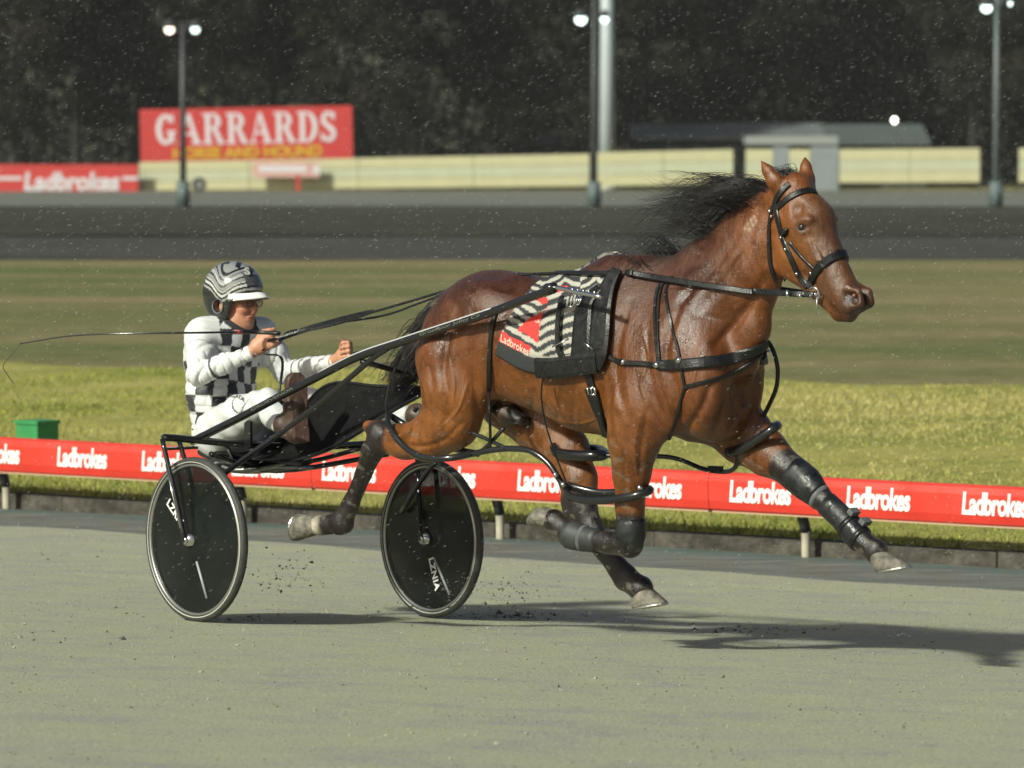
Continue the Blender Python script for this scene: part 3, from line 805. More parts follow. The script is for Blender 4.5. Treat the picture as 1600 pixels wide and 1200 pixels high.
# barrel
S_.chain([(T3(.36, 0, 1.18), .21, .165), (T3(.24, 0, 1.205), .29, .205), (T3(.03, 0, 1.235), .345, .225), (T3(-.22, 0, 1.222), .305, .236), (T3(-.45, 0, 1.26), .268, .23), (T3(-.70, 0, 1.285), .25, .235), (T3(-.86, 0, 1.27), .21, .205)], k=.05)
S_.chain([(T3(.12, 0, 1.50), .10, .055), (T3(-.05, 0, 1.50), .10, .07), (T3(-.3, 0, 1.44), .09, .09)], k=.12)          # withers ridge
S_.chain([(T3(-.62, 0, 1.44), .10, .12), (T3(-.80, 0, 1.42), .115, .12), (T3(-.98, 0, 1.34), .09, .09)], k=.10)       # croup
# neck
S_.chain([(T3(.27, 0, 1.28), .235, .145), (T3(.39, 0, 1.42), .195, .112), (hp(1145, 441, 0), .156, .088), (hp(1180, 396, 0), .134, .072), (hp(1205, 350, 0), .120, .068)], k=.07)
S_.chain([(hp(1030, 445, 0), .06, .035), (hp(1090, 405, 0), .045, .028), (hp(1148, 358, 0), .040, .028), (hp(1200, 313, 0), .048, .03)], k=.06)   # crest
S_.chain([(hp(1194, 458, 0), .034, .030), (hp(1180, 515, 0), .050, .045), (hp(1160, 565, 0), .07, .07)], k=.06)   # windpipe
# shoulders and chest
for sg in (1, -1):
    S_.ell(T3(.34, .145 * sg, 1.17), (.145, .08, .26), k=.07, R=np.array(Matrix.Rotation(math.radians(18), 3, 'Y')))
    S_.ell(T3(.50, .115 * sg, 1.14), (.095, .088, .18), k=.06)
    S_.ell(T3(.19, .165 * sg, 1.05), (.145, .08, .16), k=.055)      # triceps
    S_.ell(T3(-.66, .17 * sg, 1.42), (.10, .06, .08), k=.08)       # hip point
    S_.ell(T3(-.82, .13 * sg, 1.25), (.20, .10, .23), k=.07)      # haunch
    S_.ell(T3(-.98, .10 * sg, 1.16), (.10, .085, .15), k=.06)
S_.ell(T3(.46, 0, .99), (.12, .11, .10), k=.06)
# near hind (pushed back)
NH = [st(708, 560, .14, 66, .135), st(712, 610, .15, 58, .125), st(706, 652, .15, 50, .105), st(672, 684, .15, 37, .085), st(632, 690, .145, 27, .062), st(597, 684, .14, 24, .055), st(581, 706, .14, 19, .042), st(568, 740, .13, 14.5, .032), st(549, 785, .125, 14.5, .032), st(535, 814, .12, 19, .043), st(515, 820, .12, 15, .036), st(500, 821, .12, 17, .042)]
S_.chain(NH[:6], k=.03); S_.chain(NH[5:], k=.012)
S_.chain([st(576, 666, .14, 10), st(592, 672, .14, 16)], k=.03)
S_.chain([st(541, 822, .12, 10), st(530, 826, .12, 10)], k=.02)
# far hind (reaching forward)
FH = [st(800, 610, -.13, 70, .12), st(850, 662, -.14, 52, .105), st(886, 706, -.14, 38, .08), st(903, 748, -.13, 31, .065), st(908, 792, -.125, 28, .055), st(922, 826, -.125, 22, .045), st(944, 858, -.12, 18, .038), st(966, 888, -.12, 18, .038), st(977, 902, -.12, 21, .045), st(990, 912, -.12, 18, .042), st(1001, 920, -.12, 22, .048)]
S_.chain(FH[:5], k=.03); S_.chain(FH[4:], k=.012)
S_.chain([st(887, 783, -.125, 11), st(896, 800, -.125, 15)], k=.03)
# near fore (folded back)
NF = [st(1000, 640, .15, 60, .11), st(990, 690, .15, 42, .085), st(987, 735, .14, 30, .07), st(984, 790, .13, 24, .055), st(986, 826, .13, 24, .052), st(984, 849, .13, 22, .048), st(950, 848, .13, 17, .036), st(915, 842, .13, 17, .036), st(893, 836, .13, 21, .045), st(876, 822, .13, 17, .04), st(866, 815, .13, 20, .045)]
S_.chain(NF[:4], k=.03); S_.chain(NF[3:], k=.012)
# far fore (stretched forward)
FF = [st(1125, 640, -.16, 58, .115), st(1162, 678, -.16, 46, .09), st(1195, 705, -.155, 35, .07), st(1236, 736, -.15, 26, .055), st(1262, 757, -.15, 25, .055), st(1282, 778, -.145, 18, .04), st(1314, 808, -.14, 17, .036), st(1340, 838, -.14, 20, .044), st(1356, 853, -.14, 16, .04), st(1368, 861, -.14, 20, .046)]
S_.chain(FF[:4], k=.03); S_.chain(FF[3:], k=.012)
# head
Hd = lambda px, py, lat=0.0: hp(px, py, lat)
ax0, ax1 = Hd(1255, 318), Hd(1335, 468)
S_.chain([(Hd(1246, 316), .085, .075), (Hd(1264, 350), .108, .090), (Hd(1284, 398), .086, .066), (Hd(1304, 434), .070, .055), (Hd(1321, 462), .062, .052), (Hd(1327, 475), .052, .049)], k=.035)
S_.ell(Hd(1246, 394), (.104, .079, .116), k=.022)                     # cheek
S_.chain([(Hd(1232, 340), .045, .072), (Hd(1226, 372), .045, .066)], k=.03)
S_.chain([(Hd(1236, 412), .05, .045), (Hd(1275, 455), .032, .034), (Hd(1312, 490), .028, .030), (Hd(1328, 494), .026, .03)], k=.025)   # lower jaw and chin
S_.chain([(Hd(1246, 288), .05, .06), (Hd(1225, 310), .07, .06)], k=.05)   # poll
def HS(px, py, lat, sg): return Hd(px, py, lat) * np.array([1, sg, 1])
for sg in (1, -1):
    S_.ell(HS(1258, 343, .084, sg), (.034, .014, .014), k=.022)      # brow
    S_.ell(HS(1245, 326, .088, sg), (.020, .022, .026), k=.03, sub=True)   # hollow above the eye
    S_.chain([(HS(1266, 378, .078, sg), .012), (HS(1280, 404, .066, sg), .010), (HS(1290, 420, .056, sg), .008)], k=.02)  # facial crest
    S_.chain([(HS(1288, 372, .085, sg), .02), (HS(1304, 410, .075, sg), .018)], k=.04, sub=True)   # beside the nose bone
    S_.chain([(HS(1326, 450, .036, sg), .018, .015), (HS(1339, 459, .033, sg), .020, .016), (HS(1342, 473, .033, sg), .019, .016), (HS(1326, 482, .038, sg), .020, .016)], k=.018)      # nostril flare
    S_.chain([(HS(1320, 460, .066, sg), .010, .026), (HS(1329, 463, .066, sg), .018, .034), (HS(1332, 470, .064, sg), .018, .034)], k=.010, sub=True)
    S_.chain([(HS(1281, 473, .060, sg), .007), (HS(1306, 491, .056, sg), .008), (HS(1345, 497, .030, sg), .008)], k=.010, sub=True)   # mouth line
    S_.chain([(HS(1200, 372, .098, sg), .020), (HS(1201, 410, .095, sg), .026), (HS(1216, 442, .085, sg), .026)], k=.03, sub=True)     # groove behind the jaw
    S_.ell(HS(1254, 356, .100, sg), (.025, .020, .017), k=.012, sub=True)
    S_.chain([(HS(1244, 354, .080, sg), .006), (HS(1252, 347, .086, sg), .0075), (HS(1263, 351, .082, sg), .006)], k=.010)     # lids
    S_.chain([(HS(1245, 360, .078, sg), .005), (HS(1254, 364, .083, sg), .006), (HS(1263, 360, .080, sg), .005)], k=.010)
    S_.chain([(HS(1262, 372, .098, sg), .016), (HS(1278, 396, .086, sg), .012)], k=.03, sub=True)
    S_.chain([(HS(1252, 428, .070, sg), .010), (HS(1272, 446, .058, sg), .010)], k=.02, sub=True)
S_.chain([(hp(772, 632, .02), .035, .04), (hp(792, 646, .02), .045, .045), (hp(815, 655, .02), .025, .035)], k=.02)   # sheath
# flank hollow, elbow groove
S_.ell(T3(-.60, .34, 1.15), (.07, .06, .13), k=.08, sub=True)
S_.ell(T3(.05, .315, 1.0), (.04, .05, .16), k=.06, sub=True)
# ears
def ear(base, tip, out):
    base, tip = np.array(base), np.array(tip)
    d = tip - base
    S_.chain([(base, .028, .026), (base + d * .35, .031, .026), (base + d * .7, .020, .018), (tip, .005, .005)], k=.02)
ear(Hd(1222, 300, .055), Hd(1190, 252, .085), 1)
ear(Hd(1262, 296, -.045), Hd(1258, 246, -.07), -1)
Vh, Qh = S_.mesh()
Vh = relax(Vh, Qh, 2, .5)
BV = BVHTree.FromPolygons([Vector(v) for v in Vh.tolist()], Qh.tolist())
def hit(px, py, tree=None):
    """where the pixel's line of sight meets the horse"""
    o, d = H.local_ray(px, py)
    r = (tree or BV).ray_cast(o, d)
    if r[0] is None:
        return None, None
    return np.array(r[0]), np.array(r[1])
def near(p):
    r = BV.find_nearest(Vector(p)); return np.array(r[0]), np.array(r[1])
def vertex_normals(V, Q):
    n = np.cross(V[Q[:, 2]] - V[Q[:, 0]], V[Q[:, 3]] - V[Q[:, 1]]); N_ = np.zeros_like(V)
    for k in range(4): np.add.at(N_, Q[:, k], n)
    return N_ / (np.linalg.norm(N_, axis=1)[:, None] + 1e-9)
Nh = vertex_normals(Vh, Qh); disp = np.zeros(len(Vh))
def carve(pxs, width, depth, mirror=True):
    """groove (depth > 0) or raised line (depth < 0) following the muscle"""
    pts = [h for h in (hit(q[0], q[1])[0] for q in bez([np.array(p, float) for p in pxs], 4)) if h is not None]
    if len(pts) < 2: return
    for sg in ((1, -1) if mirror else (1,)):
        d = np.full(len(Vh), 9.0); n = len(pts); tt = np.zeros(len(Vh))
        for i, (a, b) in enumerate(zip(pts[:-1], pts[1:])):
            a, b = a * [1, sg, 1], b * [1, sg, 1]
            box = np.all((Vh > np.minimum(a, b) - 3 * width) & (Vh < np.maximum(a, b) + 3 * width), axis=1)
            if not box.any(): continue
            ab = b - a; t = np.clip(((Vh[box] - a) @ ab) / (ab @ ab + 1e-9), 0, 1); dd = np.linalg.norm(Vh[box] - a - t[:, None] * ab, axis=1)
            cur = d[box]; m = dd < cur; cur[m] = dd[m]; d[box] = cur; c2 = tt[box]; c2[m] = (i + t[m]) / (n - 1); tt[box] = c2
        disp[:] -= .95 * depth * np.exp(-(d / width) ** 2) * np.sin(np.pi * np.clip(.08 + .84 * tt, 0, 1)) ** .6
W2 = .016
for px, w, dp in (
    ([(1196, 432), (1178, 465), (1150, 505), (1118, 540)], .020, .014), ([(1150, 372), (1118, 415), (1075, 458), (1050, 480)], .022, .008), ([(1180, 345), (1165, 390), (1130, 440), (1085, 490)], .02, .006),
    ([(1075, 455), (1052, 500), (1040, 560), (1060, 620), (1062, 665)], .022, .013), ([(985, 470), (968, 520), (962, 580), (972, 630), (985, 660)], .024, .012), ([(1015, 500), (1010, 550), (1020, 610), (1030, 650)], .018, .006),
    ([(1112, 598), (1095, 640), (1068, 678), (1045, 706)], .018, .016), ([(1140, 590), (1130, 640), (1112, 684)], .018, .010), ([(1168, 590), (1160, 630), (1140, 672)], .016, .008),
    ([(955, 600), (950, 640), (955, 680)], .022, .012), ([(1012, 640), (1003, 690), (1000, 740)], .012, .008), ([(975, 690), (976, 735), (978, 780)], .010, .005),
    ([(716, 480), (700, 530), (693, 580), (702, 640), (690, 676)], .020, .012), ([(742, 490), (735, 540), (742, 600), (748, 640)], .022, .010), ([(776, 560), (770, 600), (768, 630)], .022, .010), ([(668, 560), (676, 610), (672, 650)], .016, .008),
    ([(722, 660), (690, 690), (650, 698), (615, 690)], .012, .007), ([(640, 672), (615, 676), (596, 676)], .010, .008), ([(572, 700), (560, 740), (545, 785)], .006, .006), ([(584, 700), (572, 745), (556, 790)], .006, .004),
    ([(800, 470), (810, 440)], .02, .004), ([(860, 600), (852, 640), (846, 662)], .012, .0035), ([(880, 598), (874, 640), (870, 672)], .012, .0035), ([(900, 598), (896, 640), (894, 676)], .012, .0035), ([(840, 600), (832, 632), (828, 650)], .012, .003)):
    carve(px, w, dp)
for px in ([(940, 652), (905, 662), (868, 655), (835, 640)], [(1005, 520), (1012, 560), (1002, 600), (1012, 640)], [(1090, 560), (1082, 600), (1060, 640)], [(730, 600), (716, 640), (690, 668)], [(1272, 382), (1282, 402), (1290, 430)], [(1262, 368), (1268, 395), (1262, 420)], [(700, 560), (710, 600), (705, 640)], [(1150, 620), (1140, 650), (1120, 670)], [(1000, 650), (992, 700), (996, 740)]):
    carve(px, .006, -.0045)
disp += .0018 * vnoise(Vh.astype(float), 30, 72) * (Vh[:, 2] > .6)
Vh = (Vh + Nh * disp[:, None]).astype(np.float32)
# fine muscle relief
dirn = vnoise(Vh.astype(float), 9, 71)
HB_RZ = -H.phi
horse = empty('horse', tuple(H.o), HB_RZ)
tag(horse, 'bay pacing horse in black harness running to the right, all feet off the track', 'horse')
# coat colours: bay body, black points
def seg_dist(P, a, b):
    a, b = np.array(a), np.array(b); ab = b - a
    t = np.clip(((P - a) @ ab) / (ab @ ab), 0, 1); return np.linalg.norm(P - a - t[:, None] * ab, axis=1)
P = Vh.astype(float)
nz1 = vnoise(P, 6, 81); nz2 = vnoise(P * [1, 1, .35], 26, 82)
bay = np.array([.105, .0315, .0058]); dark = np.array([.027, .0082, .0034]); gold = np.array([.195, .068, .0115])
wdk = smoothstep(1.22, 1.58, P[:, 2] + .06 * nz1)[:, None] * .75
wgd = (smoothstep(1.25, .95, P[:, 2] + .05 * nz1) * smoothstep(.35, -.1, P[:, 0]))[:, None] * .7
C = bay * (1 + .12 * nz1[:, None] + .08 * nz2[:, None])
C = C + (dark - C) * wdk
C = C + (gold - C) * wgd
neckm = smoothstep(.45, .8, P[:, 0])[:, None] * smoothstep(1.3, 1.45, P[:, 2])[:, None]
C = C + (np.array([.145, .044, .0070]) * (1 + .15 * nz1[:, None]) - C) * neckm * .8
blk = np.array([.012, .009, .008])
wb = np.zeros(len(P))
def black(chain, i0, rad):
    global wb
    for (a, ra, _), (b, rb, _) in zip(chain[i0:-1], chain[i0 + 1:]):
        d = seg_dist(P, a, b) - max(ra, rb)
        wb = np.maximum(wb, 1 - smoothstep(.012, .012 + rad, d + .010 * nz1))
black(NH, 5, .035); black(FH, 4, .03); black(NF, 4, .025); black(FF, 3, .02)
wb = np.maximum(wb, (1 - smoothstep(.02, .09, seg_dist(P, hp(1215, 300, 0) + [0, 0, .05], hp(1030, 430, 0) + [0, 0, .04]))) * .8)
mz = 1 - smoothstep(.045, .13, np.linalg.norm(P - Hd(1342, 480), axis=1))
wb = np.maximum(wb, mz * .72)
eyem = np.minimum(np.linalg.norm(P - HS(1254, 356, .082, 1), axis=1), np.linalg.norm(P - HS(1254, 356, .082, -1), axis=1))
wb = np.maximum(wb, (1 - smoothstep(.012, .042, eyem)) * .85)
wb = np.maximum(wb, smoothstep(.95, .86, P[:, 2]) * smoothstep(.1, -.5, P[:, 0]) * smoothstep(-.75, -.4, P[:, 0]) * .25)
wb = np.maximum(wb, 1 - smoothstep(.04, .075, seg_dist(P, hp(772, 634, .02), hp(812, 658, .02))))
C = C + (blk - C) * wb[:, None]
# darker face, golden cheeks
fw_ = smoothstep(.86, .98, P[:, 0] + .25 * (1.75 - P[:, 2])) * smoothstep(1.35, 1.5, P[:, 2])
ck = np.exp(-(np.minimum(np.linalg.norm(P - HS(1232, 402, .075, 1), axis=1), np.linalg.norm(P - HS(1232, 402, .075, -1), axis=1)) / .085) ** 2)
C = C + (np.array([.062, .026, .0095]) * (1 + .25 * nz1[:, None]) - C) * (fw_ * (1 - ck) * (1 - wb))[:, None] * .75
C = C + (np.array([.185, .066, .0095]) - C) * (ck * (1 - wb))[:, None] * .6
# dried mud splashes on the legs and belly
mud = smoothstep(.30, .50, vnoise(P, 95, 91) + .25 * vnoise(P, 30, 92)) * smoothstep(1.05, .75, P[:, 2])
C = C + (np.array([.13, .115, .09]) - C) * mud[:, None] * .5
# white heel on the near hind
wh = 1 - smoothstep(.03, .065, np.linalg.norm(P - hp(497, 822, .12), axis=1) + .012 * nz2)
C = C + (np.array([.55, .50, .38]) - C) * wh[:, None]
# nostril depth is coloured darker
nm_ = np.minimum(np.linalg.norm(P - HS(1328, 466, .045, 1), axis=1), np.linalg.norm(P - HS(1328, 466, .045, -1), axis=1))
C = C + (np.array([.012, .008, .008]) - C) * (1 - smoothstep(.014, .026, nm_))[:, None] * .9
# pale freeze brand on the neck below the mane
for k_, (bx, by) in enumerate(((1164, 357), (1168, 350), (1173, 344), (1178, 339), (1170, 358), (1176, 351), (1181, 345))):
    hb_ = hit(bx, by)[0]
    if hb_ is not None: C = C + (np.array([.42, .30, .20]) - C) * np.exp(-(np.linalg.norm(P - hb_, axis=1) / .008) ** 2)[:, None] * .6
def coat_mat():
    m, nt, b = new_mat('wet_bay_coat'); N = nt.nodes; L = nt.links
    tc = N.new('ShaderNodeTexCoord')
    def noise(scale, detail=6, rough=.6, stretch=None, dist=0.0, rot=(0, 0, 0)):
        n = N.new('ShaderNodeTexNoise'); n.inputs['Scale'].default_value = scale; n.inputs['Detail'].default_value = detail; n.inputs['Roughness'].default_value = rough; n.inputs['Distortion'].default_value = dist
        src = tc.outputs['Object']
        if stretch:
            mp = N.new('ShaderNodeMapping'); mp.inputs['Scale'].default_value = stretch; mp.inputs['Rotation'].default_value = rot; L.new(src, mp.inputs['Vector']); src = mp.outputs['Vector']
        L.new(src, n.inputs['Vector']); return n.outputs['Fac']
    def rng_(v, a, b_, c, d):
        r = N.new('ShaderNodeMapRange'); r.inputs['From Min'].default_value = a; r.inputs['From Max'].default_value = b_; r.inputs['To Min'].default_value = c; r.inputs['To Max'].default_value = d; L.new(v, r.inputs['Value']); return r.outputs['Result']
    def mul(x, y):
        q = N.new('ShaderNodeMix'); q.data_type = 'RGBA'; q.blend_type = 'MULTIPLY'; q.inputs[0].default_value = 1; L.new(x, q.inputs[6]); L.new(y, q.inputs[7]); return q.outputs[2]
    at_ = N.new('ShaderNodeAttribute'); at_.attribute_name = 'Col'
    wet = noise(4.5, 10, .68, dist=1.4); hair = noise(1.0, 5, .7, stretch=(55, 90, 230), rot=(0, .6, 0)); clump = noise(34, 7, .7, stretch=(1, 1, .38), rot=(0, .25, 0))
    col = mul(mul(mul(at_.outputs['Color'], rng_(wet, .40, .62, 1.28, .66)), rng_(hair, .3, .7, .72, 1.28)), rng_(clump, .3, .7, .84, 1.16))
    L.new(col, b.inputs['Base Color'])
    ro = N.new('ShaderNodeMath'); ro.operation = 'ADD'; L.new(rng_(wet, .44, .57, .46, .21), ro.inputs[0]); L.new(rng_(clump, .3, .7, -.07, .09), ro.inputs[1]); L.new(ro.outputs[0], b.inputs['Roughness'])
    b.inputs['Specular IOR Level'].default_value = .52
    b.inputs['Sheen Weight'].default_value = .08; b.inputs['Sheen Roughness'].default_value = .4; b.inputs['Sheen Tint'].default_value = (.7, .5, .35, 1)
    bp = N.new('ShaderNodeBump'); bp.inputs['Strength'].default_value = .30; bp.inputs['Distance'].default_value = .004; L.new(hair, bp.inputs['Height'])
    b2 = N.new('ShaderNodeBump'); b2.inputs['Strength'].default_value = .4; b2.inputs['Distance'].default_value = .014; L.new(clump, b2.inputs['Height']); L.new(bp.outputs['Normal'], b2.inputs['Normal'])
    L.new(b2.outputs['Normal'], b.inputs['Normal'])
    return m
M['coat'] = coat_mat()
hb = fastmesh('body', Vh, Qh, M['coat'], horse, True)
set_col(hb, np.clip(C, .004, 1))
BV = BVHTree.FromPolygons([Vector(v) for v in Vh.tolist()], Qh.tolist())
# ------------------------------------------------------------------ horse parts: eyes, hooves, hair, boots
M['eye'] = mat('horse_eye', (0.008, 0.006, 0.008), rough=.05, spec=.8)
M['hoof'] = mat('hoof', (0.14, 0.128, 0.10), rough=.7, noise=.6, nscale=30, bump=.3, bscale=50)
M['shoe'] = mat('shoe_steel', (0.45, 0.45, 0.42), rough=.35, metal=.9)
M['hair'] = mat('black_hair', (0.010, 0.008, 0.0068), rough=.36, spec=.42, noise=.4, nscale=30)
M['leather'] = mat('black_leather', (0.009, 0.0095, 0.0095), rough=.36, spec=.36, noise=.2, nscale=40, bump=.12, bscale=120, rvar=.1)
M['boot_plastic'] = mat('boot_plastic', (0.011, 0.013, 0.0135), rough=.42, spec=.42, noise=.6, nscale=18, rvar=.18, bump=.3, bscale=30)
M['felt'] = mat('grey_felt', (0.09, 0.10, 0.10), rough=.8, noise=.3, nscale=30)
M['chrome'] = mat('chrome', (0.62, 0.62, 0.60), rough=.16, metal=1.0)
M['mucosa'] = mat('nostril_lining', (0.16, 0.05, 0.045), rough=.4)
for sg in (1, -1):
    c = HS(1254, 356, .072, sg)
    V = []; F = []
    bm = bmesh.new(); bmesh.ops.create_uvsphere(bm, u_segments=14, v_segments=10, radius=.0215)
    me = bpy.data.meshes.new('eye'); bm.to_mesh(me); bm.free(); me.materials.append(M['eye'])
    e = link(bpy.data.objects.new('eye', me), horse); e.location = c
    for p_ in me.polygons: p_.use_smooth = True
for sg in (1, -1):
    c = HS(1335, 462, .036, sg)
    bm = bmesh.new(); bmesh.ops.create_uvsphere(bm, u_segments=10, v_segments=8, radius=.009)
    me = bpy.data.meshes.new('nostril_lining'); bm.to_mesh(me); bm.free(); me.materials.append(M['mucosa'])
    e = link(bpy.data.objects.new('nostril_lining', me), horse); e.location = c
def hoof(cor, heel, toe, lat, wide=.052, cr=.040):
    c, a, b = hp(*cor, lat), hp(*heel, lat), hp(*toe, lat)
    m = (a + b) / 2; ax = (b - a) / 2; L = np.linalg.norm(ax); ax = ax / L
    dn = m - c; yv = np.array([0, 1.0, 0]); n = 20
    V = []; F = []
    for k, (f, rr) in enumerate(((-.12, .93), (0, 1.0), (.08, 1.03), (.5, 0), (.94, 0), (1.0, 0))):
        for j in range(n):
            th = 2 * math.pi * j / n
            ff = max(f, 0)
            ra = cr * (1 - ff) + L * ff; rb = cr * (1 - ff) + wide * ff
            if rr: ra, rb = cr * rr, cr * rr
            if f == 1.0: ra, rb = L * .95, wide * .95
            V.append(c + dn * f + ax * math.cos(th) * ra + yv * math.sin(th) * rb)
    for k in range(5):
        for j in range(n): F.append((k * n + j, k * n + (j + 1) % n, (k + 1) * n + (j + 1) % n, (k + 1) * n + j))
    F.append(tuple(5 * n + j for j in range(n))); F.append(tuple(reversed(range(n))))
    ho = meshobj('hoof', V, F, M['hoof'], horse, True)
    sh = MB(); pts = [m + dn / np.linalg.norm(dn) * .004 + ax * math.cos(t) * (L * .9) + yv * math.sin(t) * wide * .88 for t in np.linspace(-2.5, 2.5, 18)]
    sh.tube(pts, .006, 6); sh.build('shoe', M['shoe'], ho)
hoof((497, 822), (466, 802), (462, 846), .12)
hoof((1001, 917), (989, 951), (1042, 941), -.12)
hoof((866, 815), (852, 791), (829, 820), .13)
hoof((1366, 860), (1371, 894), (1423, 884), -.14)

def strand_mesh(name, curves, m, parent, r0=.003, r1=.0006):
    V = []; Q = []
    for c, r in curves:
        P = np.array(c); n = len(P); base = len(V)
        for i in range(n):
            t = P[min(i + 1, n - 1)] - P[max(i - 1, 0)]; t /= np.linalg.norm(t) + 1e-9
            a = np.cross(t, [.2, .9, .3]); a /= np.linalg.norm(a) + 1e-9; b = np.cross(t, a)
            rr = r * (1 - .85 * (i / (n - 1)) ** 1.5)
            for k in range(3):
                th = 2.094 * k; V.append(P[i] + (a * math.cos(th) + b * math.sin(th)) * rr)
        for i in range(n - 1):
            for k in range(3): Q.append((base + i * 3 + k, base + i * 3 + (k + 1) % 3, base + (i + 1) * 3 + (k + 1) % 3, base + (i + 1) * 3 + k))
    return fastmesh(name, np.array(V), np.array(Q), m, parent, True)
def polyl(pts, t):
    P = np.array(pts, float); d = np.r_[0, np.cumsum(np.linalg.norm(np.diff(P, axis=0), axis=1))]; d /= d[-1]
    return np.array([np.interp(t, d, P[:, a]) for a in range(P.shape[1])])
crest_px = [(1210, 296), (1180, 318), (1150, 345), (1100, 387), (1060, 418), (1030, 432), (990, 418)]
r_ = np.random.default_rng(5)
curves = []
for lock in range(74):
    kind_ = r_.random(); lat0 = r_.normal(0, .03)
    t0 = r_.random() * .44 if kind_ < .70 else (r_.uniform(.44, .76) if kind_ < .80 else r_.uniform(.76, 1.0))
    root = polyl(crest_px, t0)
    if kind_ < .70:
        end = np.array([r_.uniform(985, 1110), 300 + 46 * t0 / .44 + r_.normal(0, 13)]); end[0] = min(end[0], root[0] - 35); lift = r_.uniform(4, 26) * (1 - t0)
    elif kind_ < .80:
        end = root + np.array([-r_.uniform(50, 110), r_.uniform(-45, -10)]); lift = r_.uniform(0, 14)
    else:
        end = root + np.array([-r_.uniform(35, 80), r_.uniform(-28, 0)]); lift = r_.uniform(0, 10); end[1] = min(end[1], 418); end[0] = max(end[0], 955)
    lat1 = lat0 + r_.normal(0, .07); ph = r_.uniform(0, 6.28); amp = r_.uniform(6, 20); fr = r_.uniform(5, 10); curl = r_.uniform(-14, 10)
    for s in range(r_.integers(10, 30)):
        j = r_.normal(0, 1, (2,)) * [6, 4]; je = r_.normal(0, 1, 2) * [12, 6]; jl = r_.normal(0, .010); ln = r_.uniform(.62, 1.05)
        c = []
        for q in np.linspace(0, 1, 11):
            x = root + j * (1 - .3 * q) + (end + je - root) * q * ln
            x = x + np.array([0, -lift * math.sin(math.pi * min(q * 1.1, 1)) + amp * q * math.sin(fr * q + ph) + curl * q * q])
            c.append(hp(x[0], x[1], lat0 + jl + (lat1 - lat0) * q))
        curves.append((c, r_.uniform(.0006, .0017)))
for s in range(60):      # fine flyaway hairs
    t0 = r_.random() * .6; root = polyl(crest_px, t0); ln = r_.uniform(80, 190); an = r_.uniform(-.15, .75); ph = r_.uniform(0, 6.28); lat0 = r_.normal(0, .05)
    c = [hp(root[0] - ln * q * math.cos(an * q), max(root[1] - ln * q * math.sin(an) * .6 + 9 * q * math.sin(6 * q + ph), 268), lat0 + .05 * q * math.sin(ph)) for q in np.linspace(0, 1, 10)]
    curves.append((c, .0011))
strand_mesh('mane', curves, M['hair'], horse)
curves = []
for s in range(130):      # forelock blown between the ears
    root = np.array([1240 + r_.normal(0, 9), 285 + r_.normal(0, 4)]); e = root + [-r_.uniform(5, 40), -r_.uniform(4, 20)]; ph = r_.uniform(0, 6)
    curves.append(([hp(*(root + (e - root) * q + [3 * math.sin(5 * q + ph), -10 * math.sin(math.pi * q)]), r_.normal(0, .003) + .02 * math.sin(ph)) for q in np.linspace(0, 1, 7)], .0016))
strand_mesh('forelock', curves, M['hair'], horse)
# tail: docked bundle streaming behind
Ts = Sculpt(.008)
Ts.chain([(hp(716, 478, 0), .035), (hp(680, 500, 0), .055, .05), (hp(655, 545, 0), .062, .055), (hp(633, 585, 0), .045, .045), (hp(622, 604, 0), .022, .03)], k=.03)
Vt, Qt = Ts.mesh()
curves = []
tp = [(722, 472), (690, 490), (664, 525), (645, 560), (624, 600)]
for s in range(1500):
    t0 = r_.random() ** 1.3 * .8; a = polyl(tp, t0); e = polyl(tp, min(1, t0 + r_.uniform(.3, .7))) + r_.normal(0, 1, 2) * [9, 7]
    l0, l1 = r_.normal(0, .025), r_.normal(0, .05); off = r_.normal(0, 1, 2) * [11, 9]; ph = r_.uniform(0, 6)
    curves.append(([hp(*(a + off * min(1, q * 2 + .3) + (e - a) * q + 3 * np.array([math.sin(6 * q + ph), math.cos(5 * q + ph)]) * q), l0 + (l1 - l0) * q) for q in np.linspace(0, 1, 7)], .0022))
for s in range(110):
    a = polyl(tp, r_.uniform(.1, .8)); ln = r_.uniform(20, 62); an = r_.uniform(-.2, .9)
    curves.append(([hp(a[0] - ln * q, a[1] + ln * q * an * q + 6 * math.sin(4 * q), r_.normal(0, .004) + .03 * q) for q in np.linspace(0, 1, 7)], .0010))
tl = strand_mesh('tail', curves, M['hair'], horse)
fastmesh('tail_core', Vt, Qt, M['hair'], tl, True)

def sleeve(name, stations, grow, m, parent=None):
    """a shell around a stretch of leg"""
    mb = MB(); n = 18; V = []; F = []
    for i, (p, r, w) in enumerate(stations):
        t = stations[min(i + 1, len(stations) - 1)][0] - stations[max(i - 1, 0)][0]; t = t / np.linalg.norm(t)
        y = np.array([0, 1.0, 0]); a = np.cross(t, y); a /= np.linalg.norm(a)
        for k in range(n):
            th = 2 * math.pi * k / n; V.append(p + a * math.cos(th) * (r + grow) + y * math.sin(th) * (w + grow))
    ns = len(stations)
    for i in range(ns - 1):
        for k in range(n): F.append((i * n + k, i * n + (k + 1) % n, (i + 1) * n + (k + 1) % n, (i + 1) * n + k))
    for e, rev in ((0, True), (ns - 1, False)):
        p, r, w = stations[e]; ids = []
        F.append(tuple(reversed([e * n + k for k in range(n)])) if rev else tuple(e * n + k for k in range(n)))
    return meshobj(name, V, F, m, parent, True)
def interp(chain, i0, i1, n):
    out = []
    for t in np.linspace(i0, i1, n):
        i = min(int(t), len(chain) - 2); f = t - i
        a, b = chain[i], chain[i + 1]
        out.append((a[0] + (b[0] - a[0]) * f, a[1] + (b[1] - a[1]) * f, a[2] + (b[2] - a[2]) * f))
    return out
def bulge(stn, amt): return [(p, r + amt * math.sin(math.pi * i / (len(stn) - 1)), w + amt * math.sin(math.pi * i / (len(stn) - 1))) for i, (p, r, w) in enumerate(stn)]
